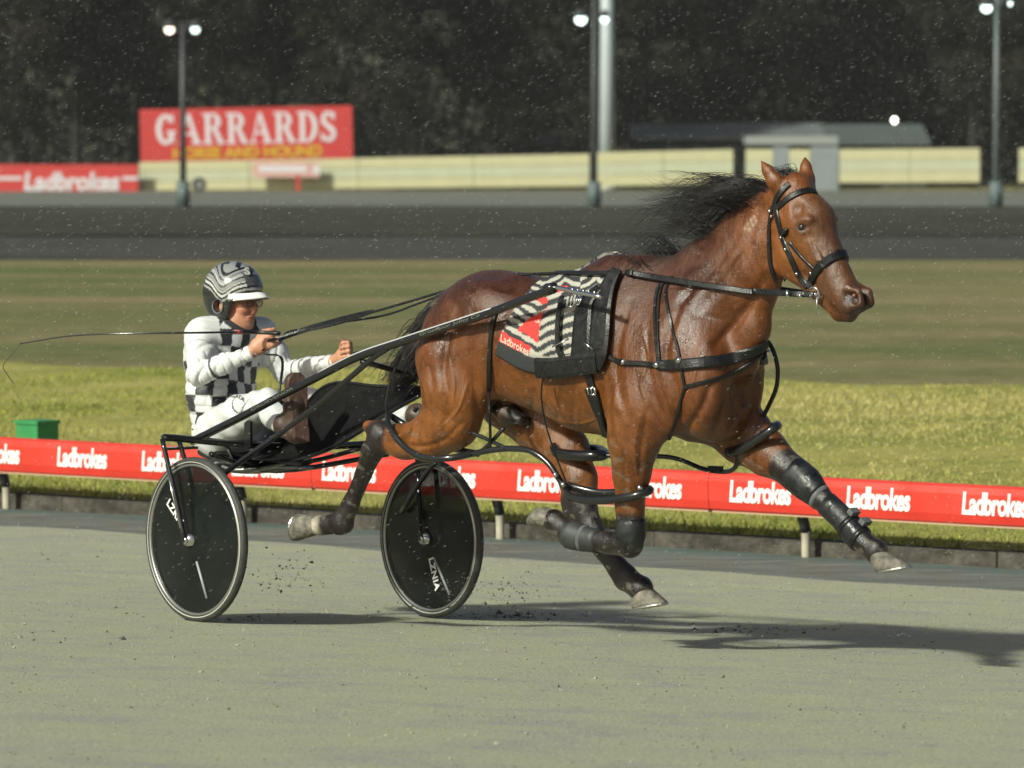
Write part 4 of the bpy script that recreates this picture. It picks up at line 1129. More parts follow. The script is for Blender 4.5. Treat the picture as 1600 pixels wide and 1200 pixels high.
bt = sleeve('knee_boot', bulge(interp(FF, 3.1, 4.9, 9), .002), .004, M['boot_plastic'], horse)
sleeve('strap', interp(FF, 4.85, 5.05, 3), .006, M['felt'], bt)
bt = sleeve('tendon_boot', bulge(interp(FF, 5.3, 7.3, 10), .002), .005, M['boot_plastic'], horse)
sleeve('strap', interp(FF, 6.35, 6.55, 3), .009, M['leather'], bt); sleeve('strap', interp(FF, 7.1, 7.4, 3), .007, M['leather'], bt)
for px in ((1334, 800), (1352, 815)):
    c = hp(*px, -.13); MB().box(c, (.028, .05, .022), np.array(Matrix.Rotation(math.radians(40), 3, 'Y'))).build('fastening_tab', M['felt'], bt)
bt = sleeve('knee_boot', bulge(interp(NF, 3.6, 5.2, 8), .002), .004, M['boot_plastic'], horse)
bt = sleeve('tendon_boot', bulge(interp(NF, 6.4, 8.3, 8), .002), .006, mat('grey_boot', (.026, .030, .028), rough=.55, noise=.5, nscale=15), horse)
sleeve('strap', interp(NF, 7.0, 7.2, 3), .010, M['felt'], bt)

# ------------------------------------------------------------------ straps that lie on the horse
def ribbon(name, P, Nn, width, thick, m, parent):
    V = []; F = []; n = len(P)
    for i in range(n):
        t = P[min(i + 1, n - 1)] - P[max(i - 1, 0)]; t = t / (np.linalg.norm(t) + 1e-9)
        nn = Nn[i] - t * (Nn[i] @ t); nn = nn / (np.linalg.norm(nn) + 1e-9); s = np.cross(t, nn)
        w = width if np.isscalar(width) else np.interp(i / (n - 1), np.linspace(0, 1, len(width)), width)
        for a, b in ((-1, -.6), (-1, .55), (-.7, 1), (.7, 1), (1, .55), (1, -.6)): V.append(P[i] + s * a * w / 2 + nn * b * thick)
    for i in range(n - 1):
        for k in range(6): F.append((i * 6 + k, i * 6 + (k + 1) % 6, (i + 1) * 6 + (k + 1) % 6, (i + 1) * 6 + k))
    F.append(tuple(range(5, -1, -1))); F.append(tuple((n - 1) * 6 + k for k in range(6)))
    return meshobj(name, V, F, m, parent, False)
def on_horse(pxs, n=6, lift=.004, tree=None):
    P = []; Nn = []
    for q in bez([np.array(p, float) for p in pxs], n):
        h, nr = hit(q[0], q[1], tree)
        if h is None: continue
        if P and np.linalg.norm(h - P[-1]) > .12: continue
        P.append(h + nr * lift); Nn.append(nr)
    # smooth
    P = np.array(P); Nn = np.array(Nn)
    for _ in range(2):
        P[1:-1] = .5 * P[1:-1] + .25 * (P[:-2] + P[2:]); Nn[1:-1] = .5 * Nn[1:-1] + .25 * (Nn[:-2] + Nn[2:])
    return P, Nn
def strap(name, pxs, width, m, parent, thick=.004, lift=.005, mirror=False, n=6, tree=None):
    P, Nn = on_horse(pxs, n, lift, tree)
    if len(P) < 2: return None
    o = ribbon(name, P, Nn, width, thick, m, parent)
    if mirror:
        P2 = []; N2 = []
        for p in P:
            a, nr = near(p * [1, -1, 1]); P2.append(a + nr * lift); N2.append(nr)
        ribbon(name, np.array(P2), np.array(N2), width, thick, m, parent)
    return o
def free_strap(name, pts, width, m, parent, thick=.004, nrm=(-.3, -.9, .1), n=6):
    P = np.array(bez(pts, n)); return ribbon(name, P, np.repeat([np.array(nrm, float)], len(P), 0), width, thick, m, parent)
def tubeobj(name, pts, r, m, parent, n=8, seg=6): return MB().tube(bez(pts, seg), r, n).build(name, m, parent, True)

# bridle
br = empty('bridle', tuple(H.to_world(hp(1235, 300, 0))), HB_RZ)
tag(br, 'black leather bridle with wide noseband on the head of the horse', 'bridle')
def rel(o, origin):
    """children were built in the horse's frame: shift them into the thing's own frame"""
    for c in o.children: c.location = Vector(c.location) - Vector(origin)
W = .022
strap('throat_strap', [(1208, 322), (1203, 350), (1202, 385), (1204, 415), (1212, 438)], .016, M['leather'], br, mirror=True)
strap('cheek_strap', [(1213, 330), (1219, 355), (1226, 380), (1237, 405), (1248, 430), (1262, 449)], .024, M['leather'], br, mirror=True)
strap('cheek_strap', [(1234, 378), (1250, 398), (1272, 420)], .015, M['leather'], br, mirror=True)
strap('browband', [(1211, 328), (1228, 313), (1246, 302), (1264, 298), (1275, 302)], .024, M['leather'], br)
strap('crownpiece', [(1210, 328), (1213, 312), (1222, 298), (1234, 287)], .024, M['leather'], br, mirror=True)
nb_ = strap('noseband', [(1264, 450), (1271, 432), (1284, 414), (1302, 402), (1318, 397), (1330, 397)], .034, M['leather'], br, thick=.007)
strap('noseband', [(1264, 450), (1271, 432), (1284, 414), (1302, 402), (1318, 397), (1326, 396)], .034, M['leather'], br, thick=.0065, mirror=True)
h_, n_ = hit(1226, 364); 
if h_ is not None:
    for sg in (1, -1):
        c = (h_ + n_ * .016) * [1, sg, 1]; nn = n_ * [1, sg, 1]
        V = []; F = []
        t = np.cross(nn, [0, 1, 0]); t /= np.linalg.norm(t); b = np.cross(nn, t)
        rim = [c - nn * .012 + t * math.cos(a) * .013 + b * math.sin(a) * .045 for a in np.linspace(0, 6.283, 17)[:-1]]
        V = rim + [p + nn * .006 for p in rim] + [c + nn * .001]
        F = [(i, (i + 1) % 16, 16 + (i + 1) % 16, 16 + i) for i in range(16)] + [(16 + i, 16 + (i + 1) % 16, 32) for i in range(16)]
        meshobj('cheek_pad', V, F, M['leather'], br, True)
for sg in (1, -1):
    c = hp(1272, 459, .06); c = c * [1, sg, 1]
    MB().tube([c + np.array([math.cos(a), 0, math.sin(a)]) * .026 + [0, -sg * .006 * math.sin(a), 0] for a in np.linspace(0, 6.283, 21)], .0045, 8, cap=False).build('bit_ring', M['chrome'], br, True)
    MB().tube([c + [.012, 0, -.005], c + [.016, 0, -.045], c + [.016, 0, -.085]], .0045, 8).build('bit_shank', M['chrome'], br, True)
    bt_ = MB().tube([c + [.0, 0, 0], c * [1, .5, 1] + [.012, 0, -.01], c * [1, 0, 1] + [.02, 0, -.012]], .008, 8).build('mouthpiece', M['chrome'], br, True)
for px in ((1205, 330), (1208, 338), (1222, 371), (1229, 390), (1246, 427), (1269, 426)):
    h_, n_ = hit(*px)
    if h_ is not None: MB().tube([h_ + n_ * .006, h_ + n_ * .0135], .007, 10).build('stud', M['chrome'], br, True)
rel(br, hp(1235, 300, 0))

# saddle cloth: draped grid
R_e = [(868, 431), (836, 447), (805, 484), (785, 518), (776, 548)]
F_e = [(962, 434), (950, 470), (946, 520), (943, 556), (938, 574)]
NU, NV = 84, 84
grid = np.zeros((NU, NV, 3)); gpx = np.zeros((NU, NV, 2)); gn = np.zeros((NU, NV, 3))
for j in range(NV):
    v = j / (NV - 1); a, b = polyl(R_e, v), polyl(F_e, v)
    for i in range(NU):
        u = i / (NU - 1); q = a + (b - a) * u
        q = q + np.array([0, 24 * (v ** 2.2) * math.sin(math.pi * min(1, u * 1.15 + .06)) ** 1.0])
        gpx[i, j] = q
        h_, n_ = hit(*q)
        if h_ is None or h_[1] > 0.02 or j == 0:
            p = hp(q[0], q[1], 0); p[2] = max(p[2], 1.4); a_, n_ = near(p + [0, -.01, .05]); h_ = a_
        grid[i, j] = h_; gn[i, j] = n_
for j in range(NV):
    f = min(1.0, j / 8)
    grid[:, j, 1] = np.minimum(grid[:, j, 1], -.004 - .12 * j / NV * (1 - f))
for _ in range(14):
    g2_ = grid.copy(); g2_[1:-1, 1:-1] = .2 * (grid[1:-1, 1:-1] + grid[:-2, 1:-1] + grid[2:, 1:-1] + grid[1:-1, :-2] + grid[1:-1, 2:]); g2_[0, 1:-1] = (grid[0, :-2] + grid[0, 2:] + grid[0, 1:-1]) / 3; g2_[-1, 1:-1] = (grid[-1, :-2] + grid[-1, 2:] + grid[-1, 1:-1]) / 3; grid = g2_
cloth_n = np.array([near(grid[i, j])[1] for i in range(NU) for j in range(NV)]).reshape(NU, NV, 3)
outer = grid + cloth_n * .013
outer += cloth_n * (.004 * vnoise(outer.reshape(-1, 3), 22, 55).reshape(NU, NV, 1))
def cloth_side(sg):
    V = np.concatenate([(outer * [1, sg, 1]).reshape(-1, 3), ((outer - cloth_n * .008) * [1, sg, 1]).reshape(-1, 3)])
    i = np.arange(NU * NV).reshape(NU, NV)
    Q = np.stack([i[:-1, :-1], i[:-1, 1:], i[1:, 1:], i[1:, :-1]], -1).reshape(-1, 4)
    if sg < 0: Q = Q[:, ::-1]
    n = NU * NV; edge = []
    loop = list(i[:, 0]) + list(i[-1, 1:]) + list(i[-2::-1, -1]) + list(i[0, -2:0:-1])
    for a, b in zip(loop, loop[1:] + loop[:1]): edge.append((a, b, b + n, a + n))
    return V, np.concatenate([Q, np.array(edge), Q[:, ::-1] + n])
V1, Q1 = cloth_side(1); V2, Q2 = cloth_side(-1)
def inpoly(x, y, poly):
    c = False; n = len(poly); j = n - 1
    for i in range(n):
        if (poly[i][1] > y) != (poly[j][1] > y) and x < (poly[j][0] - poly[i][0]) * (y - poly[i][1]) / (poly[j][1] - poly[i][1]) + poly[i][0]: c = not c
        j = i
    return c
Z3 = lambda L: [(770 + a / 6.667, 420 + b / 6.667) for a, b in L]
red_polys = [Z3([(585, 408), (530, 470), (400, 520), (330, 580), (265, 650), (400, 705), (492, 785), (512, 600), (520, 530)]), Z3([(600, 250), (640, 200), (800, 200), (780, 245), (700, 270)]), Z3([(480, 345), (520, 315), (590, 315), (585, 372), (530, 382)])]
white_poly = Z3([(455, 565), (508, 540), (512, 580)])
band = Z3([(85, 645), (60, 795), (385, 945), (418, 815)])
wht, blk_, red_ = np.array([.37, .355, .30]), np.array([.022, .024, .026]), np.array([.62, .035, .028])
Cc = np.zeros((NU, NV, 3))
for i in range(NU):
    for j in range(NV):
        x, y = gpx[i, j]; v = j / (NV - 1)
        y2 = y + .9 * math.sin(x * .25) + .6 * math.sin(y * .3 + x * .1)
        q = y2 - .6 * (x - 842) if x < 842 else y2 + .44 * (x - 842)
        if y < 462: q = y2 * 1.25 + .75 * (x - 842) * (1 if (x // 26) % 2 else -.4)
        c = wht if abs(((q - 508) / 15.5 + .5) % 1 - .5) < .25 else blk_
        if any(inpoly(x, y, p) for p in red_polys): c = red_
        if inpoly(x, y, white_poly): c = wht
        if inpoly(x, y, band): c = red_
        if v > .875: c = np.array([.018, .022, .022])
        if .86 < v <= .885 and x > 822: c = wht * .8
        Cc[i, j] = c * (1 + .05 * math.sin(x * 1.7 + y))
rug = empty('saddle_cloth', tuple(H.to_world(T3(-.2, 0, 1.5))), HB_RZ)
tag(rug, 'black and white striped saddle cloth with red marks behind the harness saddle', 'saddle cloth')
M['cloth'] = mat('printed_cloth', (.5, .5, .5), rough=.75, attr='Col', bump=.15, bscale=90, noise=.10, nscale=14)
CC = np.concatenate([Cc.reshape(-1, 3), Cc.reshape(-1, 3) * .6])
rg = fastmesh('cloth', np.concatenate([V1, V2]), np.concatenate([Q1, Q2 + len(V1)]), M['cloth'], rug, True); set_col(rg, np.concatenate([CC, CC]))
RBV = BVHTree.FromPolygons([Vector(v) for v in V1.tolist()], [tuple(q) for q in Q1.tolist()])
tx = text_mesh('wordmark', 'Ladbrokes', 1.0, mat('cloth_print', (.60, .45, .36), rough=.7), rug, bold=.012, extrude=0.0, shear=-.1)
wx = max(v.co.x for v in tx.data.vertices)
for v in tx.data.vertices:
    a = v.co.x / wx; px, py = 782 + (826 - 782) * a + .10 * (v.co.y * 24), 533 + (556 - 533) * a - v.co.y * 17
    o_, d_ = H.local_ray(px, py); r2 = RBV.ray_cast(o_, d_)
    if r2[0] is not None: v.co = r2[0] + r2[1] * .0025
    else: v.co = Vector(hp(px, py, .28))
rel(rug, T3(-.2, 0, 1.5))

# harness saddle and girth
hs = empty('harness_saddle', tuple(H.to_world(T3(0, 0, 1.6))), HB_RZ)
tag(hs, 'black harness saddle with girth and silver terrets behind the withers', 'harness saddle')
strap('saddle_flap', [(969, 426), (958, 445), (950, 470), (944, 510), (940, 550), (934, 572)], [.05, .07, .085, .10, .10, .07], M['leather'], hs, thick=.010, lift=.026, mirror=True)
strap('pad', [(944, 455), (922, 480), (917, 520), (914, 560), (905, 578)], [.05, .09, .10, .10, .06], M['leather'], hs, thick=.009, lift=.030, mirror=True)
strap('pad_rail', [(886, 470), (880, 500), (880, 545), (888, 560)], .022, M['leather'], hs, thick=.006, lift=.036)
strap('lower_pad', [(846, 573), (870, 574), (905, 570), (940, 566)], .085, M['leather'], hs, thick=.010, lift=.032)
gs = strap('girth', [(918, 574), (925, 600), (932, 620), (938, 645), (946, 672), (950, 692)], .038, M['leather'], hs, thick=.007, lift=.008)
strap('girth_guard', [(924, 604), (931, 620), (938, 640), (946, 662)], [.05, .062, .058, .03], M['leather'], hs, thick=.010, lift=.014)
for px, w_, h__ in (((930, 609), .04, .03), ((905, 478), .035, .06), ((917, 476), .022, .05)):
    h_, n_ = hit(*px)
    if h_ is None: continue
    c = h_ + n_ * .05 if px[1] < 500 else h_ + n_ * .022
    t = np.cross([0, 0, 1.0], n_); t /= np.linalg.norm(t); b = np.cross(n_, t)
    P = [c + t * a * w_ / 2 + b * d * h__ / 2 for a, d in ((-1, -1), (1, -1), (1, 1), (-1, 1), (-1, -1))]
    bk = MB(); [bk.tube([P[i], P[i + 1]], .0042, 6) for i in range(4)]; bk.tube([c - b * h__ / 2, c + b * h__ / 2], .003, 6)
    bk.build('buckle', M['chrome'], hs, True)
for lat_ in (.05, -.05):
    c = hp(968, 420, lat_) + [0, 0, .015]
    MB().tube([c + np.array([0, math.cos(a), math.sin(a)]) * .022 for a in np.linspace(0, 6.283, 17)], .004, 6, cap=False).build('terret', M['chrome'], hs, True)
MB().tube(bez([hp(955, 425, 0), hp(962, 412, 0), hp(972, 408, 0), hp(980, 410, 0)], 4), .006, 8).build('check_hook', M['chrome'], hs, True)
for a, b in (((875, 543), (900, 532)), ((924, 535), (938, 546))):
    pa, pb = hit(*a), hit(*b)
    if pa[0] is not None and pb[0] is not None: MB().tube([pa[0] + pa[1] * .05, (pa[0] + pb[0]) / 2 + pa[1] * .055, pb[0] + pb[1] * .05], .0035, 6).build('snap_hook', M['chrome'], hs, True)
strap('backstrap', [(955, 430), (900, 431), (840, 434), (790, 437), (745, 447), (716, 470)], .022, M['leather'], hs, thick=.006, lift=.018)
rel(hs, T3(0, 0, 1.6))

# breast collar
bc = empty('breast_collar', tuple(H.to_world(T3(.4, 0, 1.2))), HB_RZ)
tag(bc, 'black leather breast collar with neck straps across the chest of the horse', 'breast collar')
strap('trace', [(938, 549), (955, 558), (975, 567), (1000, 568), (1030, 570)], .020, M['leather'], bc, thick=.006, lift=.012, mirror=True)
strap('chest_band', [(1028, 570), (1060, 570), (1100, 567), (1140, 561), (1170, 551), (1196, 537)], [.040, .046, .046, .046, .04], M['leather'], bc, thick=.009, lift=.010)
P, Nn = on_horse([(1028, 570), (1060, 570), (1100, 567), (1140, 561), (1165, 553)], 6, .010)
P2 = []; N2 = []
for p in P:
    a, nr = near(p * [1, -1, 1]); P2.append(a + nr * .010); N2.append(nr)
ribbon('chest_band', np.array(P2), np.array(N2), .046, .009, M['leather'], bc)
strap('neck_strap', [(1046, 438), (1030, 448), (1025, 470), (1024, 500), (1026, 535), (1029, 565)], .014, M['leather'], bc, mirror=True)
strap('neck_strap', [(1048, 436), (1035, 448), (1030, 480), (1029, 520), (1031, 562)], .010, M['leather'], bc)
strap('neck_strap', [(1052, 432), (1042, 450), (1043, 475), (1050, 510), (1060, 545), (1065, 575), (1071, 605)], .013, M['leather'], bc)
strap('martingale', [(1071, 605), (1095, 598), (1125, 590), (1160, 575), (1190, 553)], .016, M['leather'], bc, thick=.005)
strap('martingale', [(1071, 605), (1064, 630), (1056, 655), (1047, 680), (1043, 692)], .014, M['leather'], bc)
tubeobj('safety_strap', [hp(1193, 525, -.10), hp(1207, 545, -.12), hp(1215, 575, -.13), hp(1213, 605, -.14), hp(1203, 630, -.15), hp(1192, 652, -.15)], .009, M['leather'], bc)
for px in ((978, 566), (1029, 570), (1064, 563), (1193, 548)):
    h_, n_ = hit(*px)
    if h_ is not None: MB().tube([h_ + n_ * .014, h_ + n_ * .026], .013, 10).build('buckle', M['chrome'], bc, True)
rel(bc, T3(.4, 0, 1.2))

# hopples: leg loops of each side joined by straps, hung from the back
M['hopple'] = mat('hopple_plastic', (0.012, 0.013, 0.014), rough=.2, spec=.6, noise=.2, nscale=12)
def hopple(label, loops, links, hangers):
    o = empty('hopple', tuple(H.to_world(T3(-.3, 0, .9))), HB_RZ); tag(o, label, 'hopple', 'hopples joining the legs of each side')
    for pts, rr in loops: MB().tube(bez(pts, 5), rr, 8, flat=1.25).build('leg_loop', M['hopple'], o, True)
    for pts, rr in links: MB().tube(bez(pts, 6), rr, 8).build('link_strap', M['hopple'], o, True)
    for pts, wd in hangers: free_strap('hanger', pts, wd, M['leather'], o, .003)
    return o
nearh = hopple('near side black hopple joining the trailing hind leg to the folded foreleg',
    [([hp(884, 762, .15), hp(893, 777, .17), hp(935, 782, .20), hp(985, 776, .205), hp(1012, 768, .16), hp(1014, 764, .10), hp(985, 768, .065), hp(935, 770, .08), hp(890, 760, .12), hp(884, 762, .15)], .014),
     ([hp(742, 708, .16), hp(700, 716, .24), hp(660, 714, .25), hp(632, 698, .24), hp(612, 674, .225), hp(605, 652, .17), hp(610, 650, .08), hp(640, 668, .045), hp(700, 698, .06), hp(742, 708, .16)], .0115)],
    [([hp(738, 709, .17), hp(770, 703, .17), hp(800, 701, .17), hp(830, 705, .17), hp(855, 722, .16), hp(872, 746, .155), hp(888, 770, .15)], .013),
     ([hp(788, 668, .14), hp(770, 688, .16), hp(745, 712, .17)], .009), ([hp(728, 672, .16), hp(760, 686, .165), hp(790, 700, .17)], .009)],
    [([hp(606, 652, .20), hp(603, 630, .21), hp(610, 595, .20), hp(630, 545, .18), hp(655, 495, .15), hp(690, 458, .10), hp(735, 442, .04)], .014),
     ([hp(848, 590, .30), hp(846, 620, .29), hp(852, 660, .25), hp(866, 705, .20), hp(884, 752, .16)], .007)])
P, Nn = on_horse([(778, 478), (770, 510), (766, 560), (764, 610)], 6, .008)
ribbon('hanger', P, Nn, .020, .004, M['leather'], nearh)
free_strap('hanger', [P[-1], hp(764, 640, .22), hp(766, 670, .19), hp(766, 702, .17)], .018, M['leather'], nearh)
for px in ((880, 757), (868, 742), (1000, 762)): 
    MB().tube([hp(*px, .175), hp(*px, .195)], .012, 8).build('buckle', M['chrome'], nearh, True)
rel(nearh, T3(-.3, 0, .9))
farh = hopple('far side black hopple joining the two forward reaching legs',
    [([hp(866, 700, -.05), hp(872, 708, -.035), hp(900, 712, -.03), hp(932, 712, -.05), hp(945, 710, -.12), hp(936, 704, -.22), hp(900, 702, -.235), hp(868, 698, -.18), hp(866, 700, -.05)], .019),
     ([hp(1138, 707, -.07), hp(1160, 700, -.055), hp(1185, 685, -.055), hp(1210, 668, -.08), hp(1214, 664, -.17), hp(1190, 676, -.26), hp(1158, 694, -.26), hp(1138, 705, -.20), hp(1138, 707, -.07)], .016)],
    [([hp(936, 711, -.08), hp(980, 713, -.12), hp(1030, 713, -.13), hp(1062, 718, -.14), hp(1100, 733, -.14), hp(1135, 737, -.13), hp(1150, 728, -.11), hp(1153, 708, -.09)], .010)],
    [([hp(1192, 652, -.10), hp(1190, 668, -.075), hp(1188, 684, -.055)], .012)])
MB().box(hp(1118, 733, -.13), (.06, .03, .026)).build('keeper', M['leather'], farh)
rel(farh, T3(-.3, 0, .9))
# ================================================================== SULKY
SU = SF
sp = lambda px, py, lat: SU(px, py, lat)
SRZ = -SU.phi
def L3(s, lat, z): return np.array([s, -lat, z + .04 * lat])
sulky = empty('sulky', tuple(SU.o), SRZ)
tag(sulky, 'black two wheeled racing sulky with solid disc wheels drawn by the horse', 'sulky')
M['black_paint'] = mat('black_gloss_tube', (0.010, 0.010, 0.011), rough=.16, spec=.6, coat=.3)
M['tyre'] = mat('tyre_rubber', (0.036, 0.037, 0.033), rough=.6, noise=.25, nscale=30, bump=.2, bscale=80)
M['rim'] = mat('rim_alloy', (0.40, 0.40, 0.37), rough=.35, metal=.85)
M['whiteline'] = mat('rim_white_line', (0.42, 0.42, 0.37), rough=.45)
M['net'] = mat('black_mesh_sheet', (0.007, 0.007, 0.007), rough=.7, spec=.12, noise=.5, nscale=40, bump=.3, bscale=140)
M['seat'] = mat('black_vinyl', (0.012, 0.012, 0.012), rough=.4, noise=.2, bump=.1)
def disc_mat():
    m, nt, b = new_mat('smoked_disc'); N = nt.nodes; L = nt.links
    b.inputs['Base Color'].default_value = (0.010, 0.014, 0.014, 1); b.inputs['Roughness'].default_value = .06; b.inputs['Specular IOR Level'].default_value = .22
    tc = N.new('ShaderNodeTexCoord'); nz = N.new('ShaderNodeTexNoise'); nz.inputs['Scale'].default_value = 6; nz.inputs['Detail'].default_value = 5
    L.new(tc.outputs['Object'], nz.inputs['Vector'])
    mr = N.new('ShaderNodeMapRange'); mr.inputs['From Min'].default_value = .35; mr.inputs['From Max'].default_value = .7; mr.inputs['To Min'].default_value = .76; mr.inputs['To Max'].default_value = .97
    L.new(nz.outputs['Fac'], mr.inputs['Value']); L.new(mr.outputs['Result'], b.inputs['Alpha'])
    cr = N.new('ShaderNodeValToRGB'); cr.color_ramp.elements[0].color = (.003, .004, .004, 1); cr.color_ramp.elements[1].color = (.012, .016, .015, 1)
    L.new(nz.outputs['Fac'], cr.inputs['Fac']); L.new(cr.outputs['Color'], b.inputs['Base Color'])
    # dried mud splashes
    v = N.new('ShaderNodeTexNoise'); v.inputs['Scale'].default_value = 55; v.inputs['Detail'].default_value = 3; L.new(tc.outputs['Object'], v.inputs['Vector'])
    g = N.new('ShaderNodeMapRange'); g.inputs['From Min'].default_value = .68; g.inputs['From Max'].default_value = .76; L.new(v.outputs['Fac'], g.inputs['Value'])
    mx = N.new('ShaderNodeMix'); mx.data_type = 'RGBA'; L.new(g.outputs['Result'], mx.inputs[0]); L.new(cr.outputs['Color'], mx.inputs[6]); mx.inputs[7].default_value = (.09, .085, .07, 1); L.new(mx.outputs[2], b.inputs['Base Color'])
    return m
M['disc'] = disc_mat()
RW = .362
def revolve(prof, c, n=72):
    """profile (radius, y) revolved about the local y axis at c"""
    V = []; F = []; k = len(prof)
    for i in range(n):
        th = 2 * math.pi * i / n
        for r, y in prof: V.append((c[0] + r * math.cos(th), c[1] + y, c[2] + r * math.sin(th)))
    for i in range(n):
        j = (i + 1) % n
        for q in range(k - 1): F.append((i * k + q, i * k + q + 1, j * k + q + 1, j * k + q))
    return V, F
def wheel(hub, lean, words_angle, near_side):
    w = bpy.data.objects.new('wheel', None); w = link(w, sulky)
    bpy.data.objects.remove(w, do_unlink=True)
    t = np.linspace(0, 2 * math.pi, 13)
    tyre = [(RW - .017 + .017 * math.cos(a), .0195 * math.sin(a)) for a in t]
    V, F = revolve(tyre, (0, 0, 0)); ty = meshobj('wheel', V, F, M['tyre'], sulky, True)
    ty.location = hub; ty.rotation_euler = (lean, 0, 0)
    for sg in (-1, 1):
        V, F = revolve([(RW - .020, sg * .0185), (RW - .0240, sg * .0198), (RW - .0240, sg * .014)], (0, 0, 0)); meshobj('white_line', V, F, M['whiteline'], ty, True)
    V, F = revolve([(RW - .030, -.013), (RW - .034, -.018), (RW - .041, -.014), (RW - .041, .014), (RW - .034, .018), (RW - .030, .013)], (0, 0, 0)); meshobj('rim', V, F, M['rim'], ty, True)
    for sg in (-1, 1):
        V, F = revolve([(RW - .040, sg * .008), (RW - .062, sg * .012), (RW - .12, sg * .016), (.12, sg * .026), (.05, sg * .03), (.028, sg * .032)], (0, 0, 0)); meshobj('disc', V, F, M['disc'], ty, True)
    hb_ = MB().tube([(0, -.055, 0), (0, .055, 0)], .026, 16).build('hub', M['chrome'], ty, True)
    MB().tube([(0, -.068, 0), (0, -.05, 0)], [.012, .017], 12).build('axle_nut', M['chrome'], hb_, True)
    # maker's letters and a bar on the outer face, dark struts seen through the disc
    # note: local -y is the right hand side of the sulky
    def place(o, ang, rad, dy, tilt=0):
        c, s = math.cos(ang), math.sin(ang)
        o.location = (c * rad, -dy, s * rad)
    tx = text_mesh('lettering', 'LZRIV' if near_side else 'LZNIA', .050, M['white_print'], ty, bold=.0016, extrude=.001, spacing=1.1)
    tx.matrix_local = Matrix.Rotation(words_angle, 4, 'Y') @ Matrix.Translation((-.235 if near_side else .09, -.0285, -.012)) @ Matrix.Rotation(math.pi / 2, 4, 'X')
    return ty
wn_ = wheel(sp(307, 843, .69), .0, math.radians(42), True)
wf_ = wheel(sp(674, 841, -.64), .0, math.radians(72), False)
def bar_on(wheel_o, a0, r0, r1):
    p0 = (math.cos(a0) * r0, -.0265, math.sin(a0) * r0); p1 = (math.cos(a0) * r1, -.0185, math.sin(a0) * r1)
    MB().tube([p0, p1], .006, 6).build('bar', mat('bar_grey', (.30, .32, .32), rough=.4), wheel_o, True)
bar_on(wn_, math.radians(-68), .10, .27); bar_on(wf_, math.radians(-58), .10, .29)
tb = lambda nm, pts, r, m=None, seg=5, parent=None: MB().tube(bez(pts, seg), r, 10).build(nm, m or M['black_paint'], parent or sulky, True)
# arch over the axle and wheel forks
zA = .80
arch = [L3(-.17, .745, .785), L3(-.165, .70, .79), L3(-.14, .35, .765), L3(-.13, 0, .755), L3(-.14, -.35, .765), L3(-.165, -.70, .79), L3(-.17, -.745, .785)]
tb('arch', arch, .017)
for sg, hub in ((1, sp(307, 843, .69)), (-1, sp(674, 841, -.64))):
    for dl, r in ((.062, .011), (-.062, .011)):
        lat_h = (.69 if sg > 0 else -.64) + sg * dl
        top = L3(-.155, sg * (.715 + dl * .75), .785 if dl > 0 else .775)
        fk = tb('fork', [top, (top + np.array([hub[0], -lat_h, hub[2]])) / 2 + [.004, 0, 0], np.array([hub[0], -lat_h, hub[2] - .008])], r)
        if dl > 0: MB().tube([top * .75 + np.array([hub[0], -lat_h, hub[2]]) * .25 + [0, -sg * .010, 0], top * .12 + np.array([hub[0], -lat_h, hub[2]]) * .88 + [0, -sg * .010, 0]], .004, 6).build('fork_trim', M['chrome'], fk, True)
    MB().box(L3(-.16, sg * .66, .745), (.05, .16, .012)).build('fork_plate', M['black_paint'], sulky)
# shafts
sh_px = [(300, 690, .56), (370, 655, .53), (440, 618, .50), (500, 587, .475), (560, 557, .45), (630, 533, .42), (700, 510, .40), (770, 487, .375), (830, 464, .355), (862, 453, .347)]
near_sh = [sp(*q) for q in sh_px]
far_sh = [L3(p[0], -(-p[1]), p[2] - .04 * (-p[1])) * [1, 1, 1] for p in near_sh]
far_sh = [np.array([p[0], -p[1], p[2] - .08 * abs(p[1])]) for p in near_sh]
for pts, nm in ((near_sh, 'shaft'), (far_sh, 'shaft')):
    s_o = tb(nm, pts, .0185)
    tipb = pts[-1]; tip = tipb + (np.array(sp(940, 464, .335)) - near_sh[-1]) * ([1, 1, 1] if pts is near_sh else [1, -1, 1])
    tb('shaft_tip', [tipb - (tip - tipb) * .08, tipb * .9 + tip * .1 + [0, 0, .012], tipb * .5 + tip * .5 + [0, 0, .006], tip], .010, M['chrome'], parent=s_o)
    for k in range(7):
        c = tipb + (tip - tipb) * (.2 + .11 * k); MB().tube([c + [0, 0, .008], c + [0, 0, .020]], .006, 8).build('stud', M['chrome'], s_o, True)
    MB().tube([tipb + (tip - tipb) * -.1 + [0, 0, .003], tipb + (tip - tipb) * .06 + [0, 0, .010]], .022, 10).build('shaft_ferrule', M['black_paint'], s_o, True)
    if pts is near_sh:
        MB().tube([q + np.array([0, -.010, .0135]) for q in bez(pts[3:8], 5)], .0042, 6).build('shaft_highlight', mat('painted_highlight', (.42, .42, .41), rough=.3), s_o, True)  # highlight along the shaft top put in as a pale strip
        for i0, i1, word, hgt in ((5, 7, 'Bromac Milly Co', .024), (1, 3, 'Bromac', .022)):
            pass
